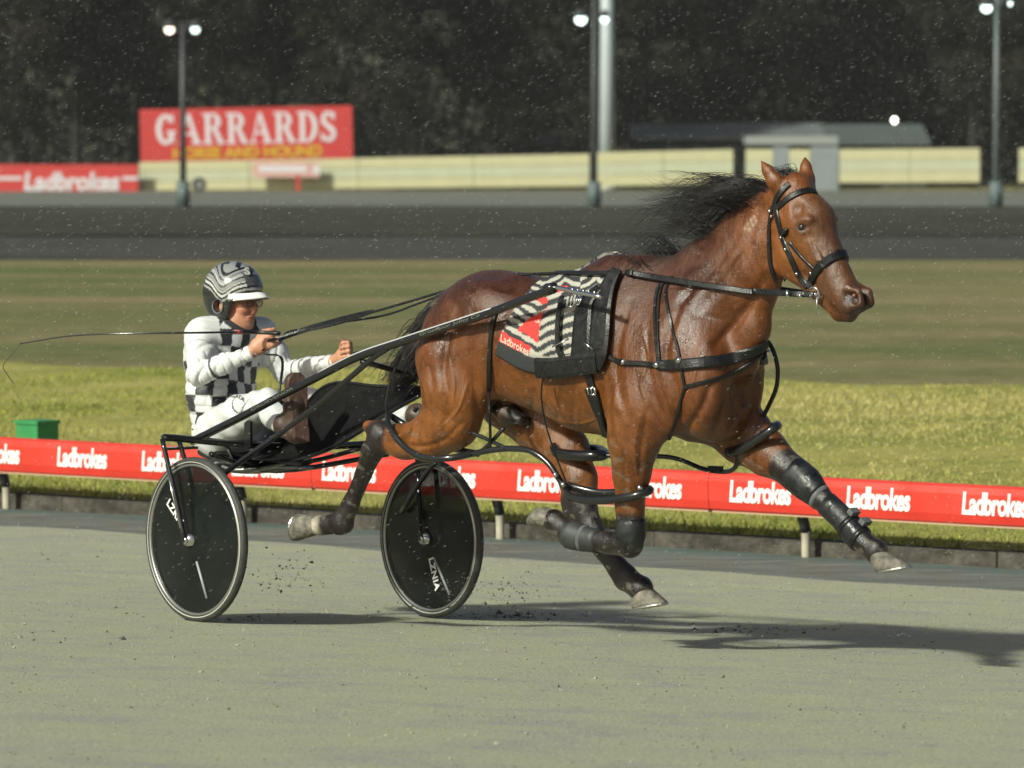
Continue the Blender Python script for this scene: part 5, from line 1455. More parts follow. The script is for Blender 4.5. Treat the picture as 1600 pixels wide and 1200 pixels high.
# lettering along the near shaft
def along(word, pa, pb, size, m):
    tx = text_mesh('lettering', word, size, m, sulky, bold=size * .01, extrude=.0006, shear=.2)
    wx = max(v.co.x for v in tx.data.vertices)
    d = pb - pa; X = Vector(d).normalized(); Yv = Vector((0, -.35, .94)); Yv = (Yv - X * Yv.dot(X)).normalized(); Zv = X.cross(Yv)
    s = np.linalg.norm(d) / wx
    tx.matrix_local = Matrix.Translation(Vector(pa)) @ Matrix((X, Yv, Zv)).transposed().to_4x4() @ Matrix.Diagonal((s, 1, 1, 1))
off = np.array([0, -.020, -.006])
along('Grosvenor Jolley Co', near_sh[5] * .55 + near_sh[6] * .45 + off, near_sh[6] * .2 + near_sh[7] * .8 + off, .019, M['rim'])
along('GROSVENOR', near_sh[1] * .6 + near_sh[2] * .4 + off, near_sh[2] * .6 + near_sh[3] * .4 + off, .015, M['rim'])
s0_ = sp(392, 706, .10)[0]
for sg in (1, -1):
    q = lambda px, py, lat: sp(px, py, lat) if sg > 0 else np.array([sp(px, py, lat)[0], -sp(px, py, lat)[1], sp(px, py, lat)[2] - .08 * lat])
    tb('stay', [q(296, 802, .60), q(347, 744, .57), q(403, 702, .53), (q(490, 638, .48)), (q(575, 566, .44)), q(606, 544, .43)], .0125)
    tb('seat_stay', [L3(-.15, sg * .42, .765), L3(-.32, sg * .25, .69), L3(s0_, .06 + sg * .14, .66)], .011)
    tb('foot_rest', [L3(.30, sg * .47, .98), L3(.31, sg * .42, .95), L3(.31, sg * .28, .94)], .009)
tb('cross_bar', [far_sh[4] + [.02, 0, -.02], L3(.92, 0, 1.08), near_sh[4] + [.02, 0, -.02]], .012)
tb('under_bar', [L3(-.15, .50, .72), L3(-.25, .06, .64), L3(-.15, -.50, .72)], .012)
# seat
Sc = Sculpt(.009); s0 = sp(392, 706, .10)[0]
Sc.chain([(L3(s0 - .16, 0.06, .72), .05, .22), (L3(s0, 0.06, .675), .045, .21), (L3(s0 + .16, 0.06, .68), .04, .19)], k=.04)
Sc.chain([(L3(s0 - .19, .19, .76), .045, .045), (L3(s0 - .19, -.07, .76), .045, .045)], k=.05)
Vs, Qs = Sc.mesh(); fastmesh('seat', Vs, Qs, M['seat'], sulky, True)
tb('seat_trim', [L3(s0, .285, .66), L3(s0 + .12, .275, .645), L3(s0 + .205, .21, .655), L3(s0 + .23, .06, .66), L3(s0 + .205, -.09, .655)], .0065, M['rim'])
MB().box(sp(388, 674, .33), (.045, .012, .14)).build('seat_bracket', M['black_paint'], sulky)
# dust sheet slung between the shafts in front of the driver
def sheet_grid(c00, c10, c11, c01, nu, nv, sag):
    V = []; F = []
    for i in range(nu):
        for j in range(nv):
            u, v = i / (nu - 1), j / (nv - 1)
            p = c00 * (1 - u) * (1 - v) + c10 * u * (1 - v) + c11 * u * v + c01 * (1 - u) * v
            p = p + np.array([0, 0, -sag * math.sin(math.pi * u) * math.sin(math.pi * v) + .012 * math.sin(9 * u + 5 * v) * math.sin(7 * v)])
            V.append(p)
    for i in range(nu - 1):
        for j in range(nv - 1): F.append((i * nv + j, (i + 1) * nv + j, (i + 1) * nv + j + 1, i * nv + j + 1))
    return V, F
lowp = bez([sp(392, 736, .22), sp(509, 704, .22), sp(606, 646, .20), sp(656, 618, .18)], 8)
upp = bez([sp(440, 688, .10), sp(506, 604, .05), sp(590, 603, .04), sp(664, 605, .02)], 8)
cA, cB = lowp[0], lowp[-1]
V = []; F = []; nu, nv = len(lowp), 14
for i in range(nu):
    for j in range(nv):
        v_ = j / (nv - 1); p = lowp[i] * (1 - v_) + upp[i] * v_
        V.append(p + np.array([0, .012 * math.sin(9 * v_ + i * .4) * math.sin(math.pi * v_) + .03 * math.sin(math.pi * v_), 0]))
for i in range(nu - 1):
    for j in range(nv - 1): F.append((i * nv + j, (i + 1) * nv + j, (i + 1) * nv + j + 1, i * nv + j + 1))
ds_ = meshobj('dust_sheet', V, F, M['net'], sulky, True)
so_ = ds_.modifiers.new('thick', 'SOLIDIFY'); so_.thickness = .006
MB().tube(upp, .007, 8).build('sheet_hem', M['black_paint'], ds_, True); MB().tube(lowp, .010, 8).build('sheet_hem', M['black_paint'], ds_, True)
V, F = sheet_grid(sp(335, 706, .30), sp(470, 728, .25), sp(500, 650, -.15), sp(370, 700, -.15), 12, 10, .02)
u_ = meshobj('under_sheet', V, F, M['net'], sulky, True); u_.modifiers.new('thick', 'SOLIDIFY').thickness = .006
# ================================================================== DRIVER
per = empty('person', tuple(SU.to_world(L3(0, 0, .7))), SRZ)
tag(per, 'driver in black and white chequered jacket and striped helmet seated on the sulky', 'person')
DO = L3(0, 0, .7)
M['skin'] = mat('skin', (.42, .21, .13), rough=.5, attr='Col', noise=.08, nscale=30, spec=.4, bump=.05, bscale=90)
M['silk'] = mat('racing_silks', (.8, .8, .8), rough=.55, attr='Col', noise=.03, nscale=10, bump=.10, bscale=22, sheen=.1)
M['white_trouser'] = mat('white_trousers', (.76, .76, .72), rough=.6, noise=.06, nscale=9, bump=.35, bscale=14, attr='Col')
M['boot_brown'] = mat('brown_boot', (.050, .030, .020), rough=.5, noise=.3, nscale=18, bump=.15)
M['sole_brown'] = mat('brown_sole', (.075, .040, .030), rough=.7, noise=.3, nscale=25, bump=.3, bscale=60)
# key points
hipc = sp(350, 672, .14); chest = sp(345, 560, .13); neckb = sp(364, 512, .11)
nS, nE, nW, nHn = sp(314, 522, .27), sp(310, 585, .37), sp(392, 551, .24), sp(412, 536, .20)
fS, fE, fW, fHn = sp(410, 521, -.05), sp(446, 582, -.14), sp(520, 566, -.06), sp(540, 553, -.05)
J = Sculpt(.0055)
J.chain([(hipc + [0, 0, .0], .125, .165), (hipc * .5 + chest * .5 + [-.01, 0, 0], .125, .165), (chest + [.0, 0, .01], .130, .18), (chest * .3 + neckb * .7, .10, .145), (neckb + [0, 0, .0], .065, .075)], k=.05)
J.chain([(neckb + [0, 0, -.03], .055), (nS * .6 + neckb * .4 + [0, 0, -.02], .060), (nS, .057), (nE * .5 + nS * .5, .054), (nE, .050)], k=.06)
J.chain([(nE, .054), (nE * .5 + nW * .5, .046), (nW, .038)], k=.03)
J.chain([(neckb + [0, 0, -.03], .055), (fS * .6 + neckb * .4 + [0, 0, -.02], .060), (fS, .056), (fE * .5 + fS * .5, .053), (fE, .049)], k=.06)
J.chain([(fE, .052), (fE * .5 + fW * .5, .045), (fW, .037)], k=.03)
Vj, Qj = J.mesh(); Vj = relax(Vj, Qj, 3, .5)
Pj = Vj.astype(float)
# cloth folds at elbows and waist
Nj = vertex_normals(Vj, Qj)
fold = np.zeros(len(Pj))
for c, ax, rad in ((nE, nW - nS, .13), (fE, fW - fS, .13), (hipc + [0, 0, .08], np.array([0, 0, 1.]), .2), (nS + [.03, 0, -.05], nE - nS, .1), (nW, nW - nE, .09), (fW, fW - fE, .09)):
    ax = ax / np.linalg.norm(ax); d = Pj - c; fold += np.exp(-(np.linalg.norm(d, axis=1) / rad) ** 2) * (1 - np.abs(np.sin((d @ ax) * 62 + 2.6 * vnoise(Pj, 9, 14)))) ** 2.0 * -.016
fold += .0045 * vnoise(Pj, 16, 15) - .006 * (1 - np.abs(vnoise(Pj, 13, 16))) ** 6
for a_, b_ in ((nS, nE), (nE, nW), (fS, fE), (fE, fW)):
    ax = (b_ - a_) / np.linalg.norm(b_ - a_); q = Pj - a_; tt_ = (q @ ax) / np.linalg.norm(b_ - a_)
    wgt = smoothstep(-.1, .15, tt_) * smoothstep(1.1, .85, tt_) * (seg_dist(Pj, a_, b_) < .09)
    fold -= wgt * .007 * (1 - np.abs(np.sin(q @ ax * 48 + q[:, 1] * 40 + q[:, 2] * 25 + 2.2 * vnoise(Pj, 11, 19)))) ** 3
Vj = Vj + Nj * fold[:, None].astype(np.float32)
darm = np.minimum.reduce([seg_dist(Pj, nS + [0, 0, .01], nE) - .094, seg_dist(Pj, nE, nW) - .06, seg_dist(Pj, fS + [0, 0, .01], fE) - .090, seg_dist(Pj, fE, fW) - .06])
cen = chest + np.array([.0, 0, 0]); axv = (neckb - hipc) / np.linalg.norm(neckb - hipc)
h_ = (Pj - hipc) @ axv; rel_ = Pj - hipc - h_[:, None] * axv
ang = np.arctan2(rel_[:, 1], rel_[:, 0])
u = ang * .165 / .078 + .35; v = h_ / .076 + .1 * np.sin(ang * 2)
chk = ((np.floor(u) + np.floor(v)) % 2) > .5
blackc, whitec = np.array([.020, .022, .026]), np.array([.58, .59, .58])
torso = darm > .004
Cj = np.where((chk & torso)[:, None], blackc, whitec)
for a, b in ((nS, nE), (fS, fE)):   # thin dark sleeve bands
    t = ((Pj - a) @ (b - a)) / ((b - a) @ (b - a)); m_ = (np.abs(t - .38) < .012) & (seg_dist(Pj, a, b) < .1) & ~torso
    Cj[m_] = [.25, .27, .3]
for a, b in ((nE, nW), (fE, fW)):
    t = ((Pj - a) @ (b - a)) / ((b - a) @ (b - a)); m_ = (np.abs(t - .30) < .022) & (seg_dist(Pj, a, b) < .09) & ~torso
    Cj[m_] = [.04, .045, .05]
m_ = seg_dist(Pj, neckb + [0, 0, .03], neckb + [.03, 0, .05]) < .095
Cj[m_ & (ang > -2.2)] = [.03, .032, .036]
jk = fastmesh('jacket', Vj, Qj, M['silk'], per, True); set_col(jk, Cj)
# trousers
nHp, nK, nA = sp(345, 670, .22), sp(414, 630, .30), sp(446, 664, .40)
fHp, fK, fA = sp(375, 670, .03), sp(470, 626, -.10), sp(632, 648, -.33)
Tt = Sculpt(.006)
Tt.chain([(hipc + [0, 0, -.02], .12, .165), (hipc + [.06, 0, -.03], .12, .165)], k=.05)
Tt.chain([(nHp, .105), (nHp * .5 + nK * .5, .090), (nK, .068)], k=.05)
Tt.chain([(nK, .068), (nK * .5 + nA * .5, .062), (nA, .050)], k=.02)
Tt.chain([(fHp, .105), (fHp * .5 + fK * .5, .090), (fK, .068)], k=.05)
Tt.chain([(fK, .068), (fK * .5 + fA * .5, .060), (fA, .048)], k=.02)
Vt_, Qt_ = Tt.mesh(); Vt_ = relax(Vt_, Qt_, 2, .5); Pt = Vt_.astype(float); Nt = vertex_normals(Vt_, Qt_)
fo_ = -.006 * (1 - np.abs(vnoise(Pt, 12, 35))) ** 5 + .006 * np.sin((Pt @ np.array([40., 25, 70])) + 4 * vnoise(Pt, 8, 33)) * (.4 + .6 * np.exp(-(np.linalg.norm(Pt - nK, axis=1) / .16) ** 2)) + .005 * vnoise(Pt, 15, 34)
Vt_ = Vt_ + (Nt * fo_[:, None]).astype(np.float32)
Ct = np.tile(np.array([.55, .56, .55]), (len(Pt), 1))
kk = nK * .72 + nHp * .28
d_ = np.linalg.norm(Pt - (kk + [0, -.06, .05]), axis=1)
ring = (np.abs(d_ - .062) < .004) & (Pt[:, 2] < kk[2] + .06)
Ct[ring] = [.04, .045, .05]
tr_ = fastmesh('trousers', Vt_, Qt_, M['white_trouser'], per, True); set_col(tr_, Ct)
TBV = BVHTree.FromPolygons([Vector(v_) for v_ in Vt_.tolist()], Qt_.tolist())
tx = text_mesh('lettering', 'MZADE', 1.0, mat('black_print', (.03, .03, .035), rough=.6), tr_, bold=.01, extrude=0)
wx = max(v_.co.x for v_ in tx.data.vertices)
def cast_s(px, py, tree):
    d = ray(px, py); d /= np.linalg.norm(d)
    return tree.ray_cast(Vector(SU.to_local(_C)), Vector((d @ SU.u, d @ SU.l, d[2])))
for v_ in tx.data.vertices:
    a = v_.co.x / wx; px, py = 357 + 26 * a, 622 + 8 * a - 4 * math.sin(a * 3.14) - v_.co.y * 9
    r2 = cast_s(px, py, TBV)
    v_.co = (r2[0] + r2[1] * .003) if r2[0] is not None else Vector(sp(px, py, .28))
# boots: sole faces forward in the stirrups
def boot(ankle, toe, heel, lat, sole_n):
    toe, heel, sole_n = np.array(toe), np.array(heel), np.array(sole_n, float) / np.linalg.norm(sole_n)
    B = Sculpt(.006)
    up_ = toe - heel; L = np.linalg.norm(up_); up_ /= L; back = -sole_n
    B.chain([(toe - up_ * .035 + back * .035, .040, .046), (heel + up_ * .16 + back * .04, .046, .048), (heel + up_ * .05 + back * .045, .044, .042)], k=.03)
    B.chain([(heel + up_ * .055 + back * .05, .046), (ankle, .056)], k=.03)
    Vb, Qb = B.mesh(); b_ = fastmesh('boot', relax(Vb, Qb, 2), Qb, M['boot_brown'], per, True)
    y = np.cross(up_, sole_n); y /= np.linalg.norm(y); c = []
    for t, w in ((0, .022), (.03, .033), (.09, .036), (.15, .034), (.20, .042), (L - .05, .045), (L - .015, .030), (L, .012)):
        c.append((heel + up_ * t, w))
    V = []; F = []
    for k in (0, 1):
        for p, w in c:
            for s in (-1, 1): V.append(p + y * w * s + sole_n * (.006 if k == 0 else -.012))
    n = len(c)
    for i in range(n - 1): F.append((2 * i, 2 * i + 1, 2 * i + 3, 2 * i + 2)); F.append((2 * n + 2 * i + 1, 2 * n + 2 * i, 2 * n + 2 * i + 2, 2 * n + 2 * i + 3))
    per_ = [2 * i for i in range(n)] + [2 * i + 1 for i in reversed(range(n))]
    for a, b in zip(per_, per_[1:] + per_[:1]): F.append((a, b, b + 2 * n, a + 2 * n))
    so2 = meshobj('sole', V, F, M['sole_brown'], b_)
    hl = MB(); hl.box(heel + up_ * .035 + sole_n * .012, (.02, .066, .066), np.stack([sole_n, y, up_], 1)); hl.build('heel', M['sole_brown'], so2)
boot(nA, sp(464, 582, .40), sp(470, 692, .40), .32, (.95, -.25, .15))
boot(fA + [.09, .0, .0], fA + [.25, .02, .15], fA + [.19, .02, -.07], -.3, (.97, .1, .1))
# head, neck and hands
HYAW = math.radians(13)
hc = sp(367, 470, .10)
Rh = np.array(Matrix.Rotation(HYAW, 3, 'Z') @ Matrix.Rotation(math.radians(4), 3, 'Y'))
def hl(x, y, z): return hc + Rh @ np.array([x, y, z])
B = Sculpt(.0034)
latv = Rh @ np.array([0, 1.0, 0])
e = lambda c, r, k=.015, sub=False: B.ell(hl(*c), r, k, R=Rh, sub=sub)
e((-.01, 0, .035), (.105, .080, .105)); e((.035, 0, -.035), (.066, .056, .082), .03); e((.055, 0, -.088), (.042, .042, .036), .03)
e((.083, 0, -.105), (.020, .024, .018), .02)                             # chin
B.chain([(hl(.098, 0, .005), .010, .010), (hl(.117, 0, -.028), .013, .013), (hl(.112, 0, -.037), .014, .019)], k=.014, lat=latv)   # nose
for sg in (-1, 1):
    e((.080, sg * .034, -.028), (.022, .024, .022), .025)                # cheek
    e((.090, sg * .030, .016), (.014, .026, .010), .018)                 # brow
    e((.100, sg * .031, .001), (.014, .017, .011), .012, True)           # eye socket
    e((.086, sg * .031, .000), (.0115, .0125, .0105), .004)
    e((-.005, sg * .079, -.018), (.020, .010, .032), .012)               # ear
    B.chain([(hl(.108, sg * .015, -.040), .005), (hl(.098, sg * .036, -.070), .004)], k=.012, sub=True)   # smile line
e((.100, 0, -.063), (.012, .024, .006), .008); e((.098, 0, -.077), (.012, .021, .006), .008)
B.chain([(hl(.112, -.018, -.0702), .0025), (hl(.116, .0, -.0700), .003), (hl(.112, .018, -.0702), .0025)], k=.006, sub=True)
B.chain([(hl(.0, 0, -.07), .062, .058), (neckb + [.01, 0, .02], .066, .068), (neckb + [0, 0, -.06], .07, .08)], k=.03)
for a_, b_, c_, d_ in ((neckb + [0, 0, -.06], nS, nE, nW), (neckb + [0, 0, -.06], fS, fE, fW)):
    B.chain([(a_, .05), (b_, .036), (c_, .030), (d_, .022)], k=.02)      # arms inside the sleeves
def hand(wr, c, fwd, upv, sg):
    """fist closed on a rein: c palm centre, fwd wrist->knuckles, upv thumb side"""
    fwd = np.array(fwd, float) / np.linalg.norm(fwd); upv = np.array(upv, float); upv -= fwd * (upv @ fwd); upv /= np.linalg.norm(upv); inn = np.cross(fwd, upv) * sg
    B.chain([(wr, .026, .026), (c - fwd * .035, .030, .025)], k=.02, lat=inn)
    B.chain([(c - fwd * .03 + upv * .012, .026, .017), (c + fwd * .03 + upv * .016, .026, .016)], k=.015, lat=inn)
    B.chain([(c - fwd * .03 - upv * .014, .024, .017), (c + fwd * .026 - upv * .018, .022, .015)], k=.015, lat=inn)
    for i, (o, ln) in enumerate(((.033, .95), (.012, 1.05), (-.009, 1.0), (-.029, .82))):
        k0 = c + fwd * (.042 - .003 * i) + upv * o - inn * .004
        k1 = k0 + fwd * .022 * ln + inn * .024 * ln; k2 = k1 - fwd * .016 * ln + inn * .019 * ln; k3 = k2 - fwd * .022 * ln - inn * .004
        B.chain([(k0, .0108), (k1, .0098), (k2, .0090), (k3, .0080)], k=.004, lat=inn)
    t0 = c - fwd * .012 + upv * .034 + inn * .008; t1 = t0 + fwd * .030 + upv * .014 + inn * .012; t2 = t1 + fwd * .026 - upv * .004 + inn * .010
    B.chain([(t0, .0135), (t1, .0115), (t2, .0090)], k=.006, lat=inn)
hand(nW, nHn, nHn - nW + np.array([.02, 0, .0]), (-.1, 0, 1), -1)
hand(fW, fHn, fHn - fW + np.array([.03, 0, .01]), (-.1, .1, 1), 1)
Vb, Qb = B.mesh(); Vb = relax(Vb, Qb, 1, .4); Pb = Vb.astype(float)
Cb = np.tile(np.array([.46, .225, .135]), (len(Pb), 1)) * (1 + .10 * vnoise(Pb, 40, 61))[:, None]
red_w = np.exp(-(np.linalg.norm(Pb - hl(.115, 0, -.03), axis=1) / .03) ** 2) + np.exp(-(np.linalg.norm(Pb - hl(.08, -.045, -.03), axis=1) / .035) ** 2) + np.exp(-(np.linalg.norm(Pb - hl(.08, .045, -.03), axis=1) / .035) ** 2)
Cb = Cb + (np.array([.50, .17, .11]) - Cb) * np.clip(red_w, 0, 1)[:, None] * .6
lip = np.exp(-(np.linalg.norm((Pb - hl(.105, 0, -.070)) @ Rh * [1, .5, 2.0], axis=1) / .016) ** 2)
Cb = Cb + (np.array([.33, .10, .08]) - Cb) * lip[:, None] * .8
for sg in (-1, 1):
    q = (Pb - hl(.098, sg * .031, .001)) @ Rh
    wq = np.exp(-((q[:, 1] / .010) ** 2 + (q[:, 2] / .0055) ** 2)) * (np.abs(q[:, 0]) < .02); Cb = Cb + (np.array([.05, .04, .04]) - Cb) * wq[:, None]
    q = (Pb - hl(.10, sg * .032, .022)) @ Rh
    wq = np.exp(-((q[:, 1] / .018) ** 2 + (q[:, 2] / .004) ** 2)) * (np.abs(q[:, 0]) < .03); Cb = Cb + (np.array([.10, .07, .055]) - Cb) * wq[:, None] * .8
bd = fastmesh('body', Vb, Qb, M['skin'], per, True); set_col(bd, np.clip(Cb, .01, 1))
# helmet: striped shell with white peak, ear guard with a round opening
Hs = Sculpt(.0042)
ee = lambda c, r, k=.01, sub=False, R=Rh: Hs.ell(hl(*c), r, k, R=R, sub=sub)
ee((-.012, 0, .056), (.144, .117, .122)); ee((-.045, 0, .0), (.105, .112, .11), .03)
for sg in (-1, 1): ee((-.005, sg * .088, -.035), (.060, .026, .062), .02)
ee((.020, 0, -.03), (.098, .086, .10), .012, True); ee((.10, 0, -.06), (.105, .10, .105), .012, True); ee((-.01, 0, -.16), (.2, .095, .09), .012, True)
for sg in (-1, 1): ee((-.004, sg * .12, -.022), (.026, .06, .028), .006, True)
Vm, Qm = Hs.mesh(); Vm = relax(Vm, Qm, 1, .4); Pm = (Vm.astype(float) - hc) @ Rh
sil, bk2, wh2 = np.array([.22, .23, .225]), np.array([.014, .014, .014]), np.array([.50, .50, .47])
# stripes sweep back from the brow and dip over the ear
bend = Pm[:, 2] - .25 * np.abs(Pm[:, 0] - .02) - .55 * np.maximum(0, .02 - Pm[:, 2]) * 0 + .03 * np.exp(-((Pm[:, 0] - .01) / .045) ** 2)
q = (bend + .004 * np.sin(Pm[:, 0] * 40)) 
Cm = np.tile(sil, (len(Pm), 1))
for lo, hi, c in ((.040, .050, bk2), (.050, .061, wh2), (.061, .070, bk2), (.070, .074, wh2), (.094, .101, bk2), (.108, .112, wh2), (.125, .131, bk2), (.145, .16, bk2), (-.2, .030, np.array([.018, .019, .019])), (.030, .040, wh2 * .6)):
    m_ = (q > lo) & (q <= hi); Cm[m_] = c
top = (np.abs(Pm[:, 1]) < .05) & (Pm[:, 2] > .13)
Cm[top & (np.sin(Pm[:, 0] * 95 + Pm[:, 1] * 60) > .2)] = bk2
Cm[(Pm[:, 0] > .07) & (Pm[:, 2] > .08) & (np.abs(Pm[:, 1]) < .055) & ~top] = np.array([.06, .06, .06])
inner = ((Pm[:, 0] / .15) ** 2 + (Pm[:, 1] / .122) ** 2 + ((Pm[:, 2] - .058) / .128) ** 2) < .80
Cm[inner & (Pm[:, 2] < .02) & (np.abs(Pm[:, 1]) < .08)] = bk2
M['helmet'] = mat('helmet_paint', (.3, .3, .3), rough=.22, attr='Col', coat=.5, spec=.5)
hm = fastmesh('helmet', Vm, Qm, M['helmet'], per, True); set_col(hm, Cm)
V = []; F = []; n = 15
for i in range(n):
    a = (i / (n - 1) - .5) * 2.3
    for r, z, t in ((.118, .055, 0), (.150, .050, 0), (.192 - .045 * abs(a), .036 - .010 * abs(a), 0), (.192 - .045 * abs(a), .030 - .010 * abs(a), 0), (.150, .042, 0), (.118, .046, 0)):
        V.append(hl(r * math.cos(a) - .005, r * math.sin(a) * .86, z - .012 * abs(a)))
for i in range(n - 1):
    for k in range(6): F.append((i * 6 + k, i * 6 + (k + 1) % 6, (i + 1) * 6 + (k + 1) % 6, (i + 1) * 6 + k))
F += [tuple(range(6)), tuple((n - 1) * 6 + k for k in reversed(range(6)))]
meshobj('peak', V, F, M['white_print'], hm, True)
tx = text_mesh('emblem', 'S', .05, M['whiteline'], hm, bold=.002, extrude=.002)
f_ = Vector(Rh @ np.array([.80, -.35, .50])).normalized(); up2 = Vector((0, 0, 1)); xr = up2.cross(f_).normalized(); yu = f_.cross(xr)
tx.matrix_local = Matrix.Translation(Vector(hl(.098, -.050, .128))) @ Matrix((xr, yu, f_)).transposed().to_4x4()
for sg in (-1, 1):
    MB().tube([hl(-.004 + .030 * math.cos(a), sg * .113, -.022 + .033 * math.sin(a)) for a in np.linspace(0, 6.283, 21)], .0045, 6, cap=False).build('ear_ring', M['felt'], hm, True)
    MB().tube(bez([hl(.02, sg * .095, -.06), hl(.045, sg * .066, -.105), hl(.065, sg * .03, -.127), hl(.068, 0, -.130)], 4), .0065, 6).build('chin_strap', M['seat'], hm, True)
gl_ = MB()
for sg in (-1, 1): gl_.tube([hl(.122 - .25 * abs(.030 * math.cos(a) + .031) ** 1.3, sg * (.033 + .024 * math.cos(a)), .000 + .019 * math.sin(a)) for a in np.linspace(0, 6.283, 17)], .0016, 6, cap=False)
for sg in (-1, 1): gl_.tube([hl(.105, sg * .057, .004), hl(.06, sg * .076, .004), hl(.0, sg * .084, .0)], .0018, 6)
gl_.tube([hl(.121, -.010, .004), hl(.124, 0, .006), hl(.121, .010, .004)], .0016, 6)
gg = gl_.build('glasses', M['felt'], per, True)
for sg in (-1, 1):
    rimp = [hl(.121 - .25 * abs(.030 * math.cos(a) + .031) ** 1.3, sg * (.033 + .023 * math.cos(a)), .018 * math.sin(a)) for a in np.linspace(0, 6.283, 17)[:-1]]
    meshobj('lens', rimp + [hl(.121, sg * .033, 0)], [(i, (i + 1) % 16, 16) for i in range(16)], mat('tinted_lens', (.03, .03, .03), rough=.05, alpha=.45), gg, True)
rel(per, DO)

# whip held in the near hand
wh_ = empty('whip', tuple(at(430, 520, 22.36))); tag(wh_, 'long thin black driving whip trailing to the left from the near hand', 'whip')
wo = at(430, 520, 22.36)
wp = lambda px, py, Y=22.42: at(px, py, Y) - wo
MB().tube(bez([wp(437, 521, 22.30), wp(400, 519, 22.36), wp(366, 519, 22.25)], 4), .009, 8).build('handle', M['seat'], wh_, True)
MB().tube([wp(378, 519, 22.28), wp(366, 519, 22.25)], .0105, 8).build('grip_band', mat('grip_pink', (.45, .12, .10), rough=.6), wh_, True)
MB().tube(bez([wp(370, 519, 22.25), wp(300, 520, 22.15), wp(200, 521, 22.2), (wp(110, 525, 22.3)), wp(32, 537, 22.4)], 6), list(np.linspace(.0055, .0025, 25)), 8).build('shaft', M['black_paint'], wh_, True)
MB().tube(bez([wp(32, 537, 22.4), wp(16, 556, 22.4), wp(5, 572, 22.4), wp(12, 586, 22.4), wp(21, 599, 22.4)], 5), .0018, 6).build('lash', M['boot_brown'], wh_, True)

# reins: bit -> saddle terret -> hands
rn = empty('driving_reins', tuple(H.to_world(T3(0, 0, 1.6)))); tag(rn, 'pair of long black leather reins running from the bit to the hands of the driver', 'reins')
ro = H.to_world(T3(0, 0, 1.6))
wh = lambda px, py, lat: H.to_world(hp(px, py, lat)) - ro
wsu = lambda q: SU.to_world(q) - ro
def rein(pts, width, nm='rein'):
    P = np.array(bez(pts, 6)); n = len(P)
    Nn = np.repeat([np.array([-.45, -.85, .25])], n, 0); return ribbon(nm, P, Nn, width, .004, M['leather'], rn)
_rp = on_horse([(1190, 455), (1150, 451), (1110, 447), (1060, 441), (1015, 436), (985, 430)], 3, .022)[0]
rein([wh(1270, 460, .07), wh(1240, 459, .10)] + [H.to_world(q) - ro for q in _rp] + [wh(968, 427, .06)], .024)
MB().tube([wh(1250, 458, .115), wh(1250, 466, .115)], .007, 8).build('rein_buckle', M['chrome'], rn, True); MB().tube([wh(1230, 453, .125), wh(1230, 466, .125)], .006, 8).build('rein_buckle', M['chrome'], rn, True)
rein([wh(1276, 460, -.07), wh(1240, 455, -.13), wh(1180, 446, -.2), wh(1120, 440, -.2), wh(1060, 436, -.16), wh(1010, 430, -.1), wh(968, 425, -.06)], .022)
rein([wh(968, 427, .06), wh(920, 426, .06), wh(860, 427, .05), wh(800, 430, .04), wh(750, 436, .03), wsu(sp(690, 456, .05)), wsu(sp(630, 474, .07)), wsu(sp(560, 494, .09)), wsu(sp(490, 511, .10)), wsu(nHn + [.03, 0, .01])], .0105)
rein([wh(968, 426, -.06), wh(920, 428, -.06), wh(850, 429, -.05), wh(790, 433, -.04), wh(740, 444, -.02), wsu(sp(660, 472, -.03)), wsu(sp(600, 493, -.06)), wsu(sp(520, 506, -.04)), wsu(sp(470, 520, .0)), wsu(nHn + [.035, .02, .0])], .009)
rein([wsu(nHn + [.03, .01, .0]), wsu(sp(460, 518, .04)), wsu(sp(520, 500, .0)), wsu(sp(578, 486, -.02)), wsu(sp(574, 491, -.02)), wsu(sp(520, 508, .0)), wsu(sp(466, 519, .05))], .010, 'rein_loop')
rein([wsu(nHn + [.02, -.02, -.03]), wsu(sp(432, 540, .08)), wsu(sp(446, 522, .06)), wsu(sp(464, 516, .05))], .014, 'rein_end')
rein([wsu(fHn + [.03, 0, .0]), wsu(sp(580, 546, -.12)), wsu(sp(640, 530, -.14)), wsu(sp(700, 500, -.16)), wh(770, 462, -.18), wh(850, 436, -.12), wh(968, 426, -.06)], .010)
rein([wsu(nHn + [.01, 0, -.05]), wsu(sp(440, 560, .06)), wsu(sp(438, 600, .10)), wsu(sp(430, 640, .14))], .012, 'rein_end')
# ------------------------------------------------------------------ rain, flung grit and clods on the track
M['drop'] = mat('rain_drop', (.75, .78, .78), rough=.1, spec=.8, alpha=.45)
n = 36000
Yr = rng.uniform(19, 58, n); pxr = rng.uniform(-150, 1750, n); pyr = rng.uniform(-60, 1000, n)
Pd = np.stack([(pxr - 800) / FPX * Yr, Yr, CAM_H + Yr * (240 - pyr) / FPX], 1)
gz_ = bank(((Pd[:, :2] - TRK_O) @ TRK_N)); Pd = Pd[Pd[:, 2] > gz_ + .05]; n = len(Pd)
ax = np.array([.86, .2, .42]); ax /= np.linalg.norm(ax)
b1 = np.cross(ax, [0, 1, 0]); b1 /= np.linalg.norm(b1); b2 = np.cross(ax, b1)
ln = rng.uniform(.004, .010, n)[:, None]; wd = rng.uniform(.0004, .0008, n)[:, None]
oct_ = [ax * ln, b1 * wd, b2 * wd, -b1 * wd, -b2 * wd, -ax * ln]
V = np.stack([Pd + o for o in oct_], 1).reshape(-1, 3)
f = np.array([(0, 1, 2), (0, 2, 3), (0, 3, 4), (0, 4, 1), (5, 2, 1), (5, 3, 2), (5, 4, 3), (5, 1, 4)])
rain = fastmesh('rain', V, (np.arange(n)[:, None, None] * 6 + f[None]).reshape(-1, 3), M['drop'], smooth=True); tag(rain, 'fine slanting rain drops in the night air', 'rain', kind='stuff')
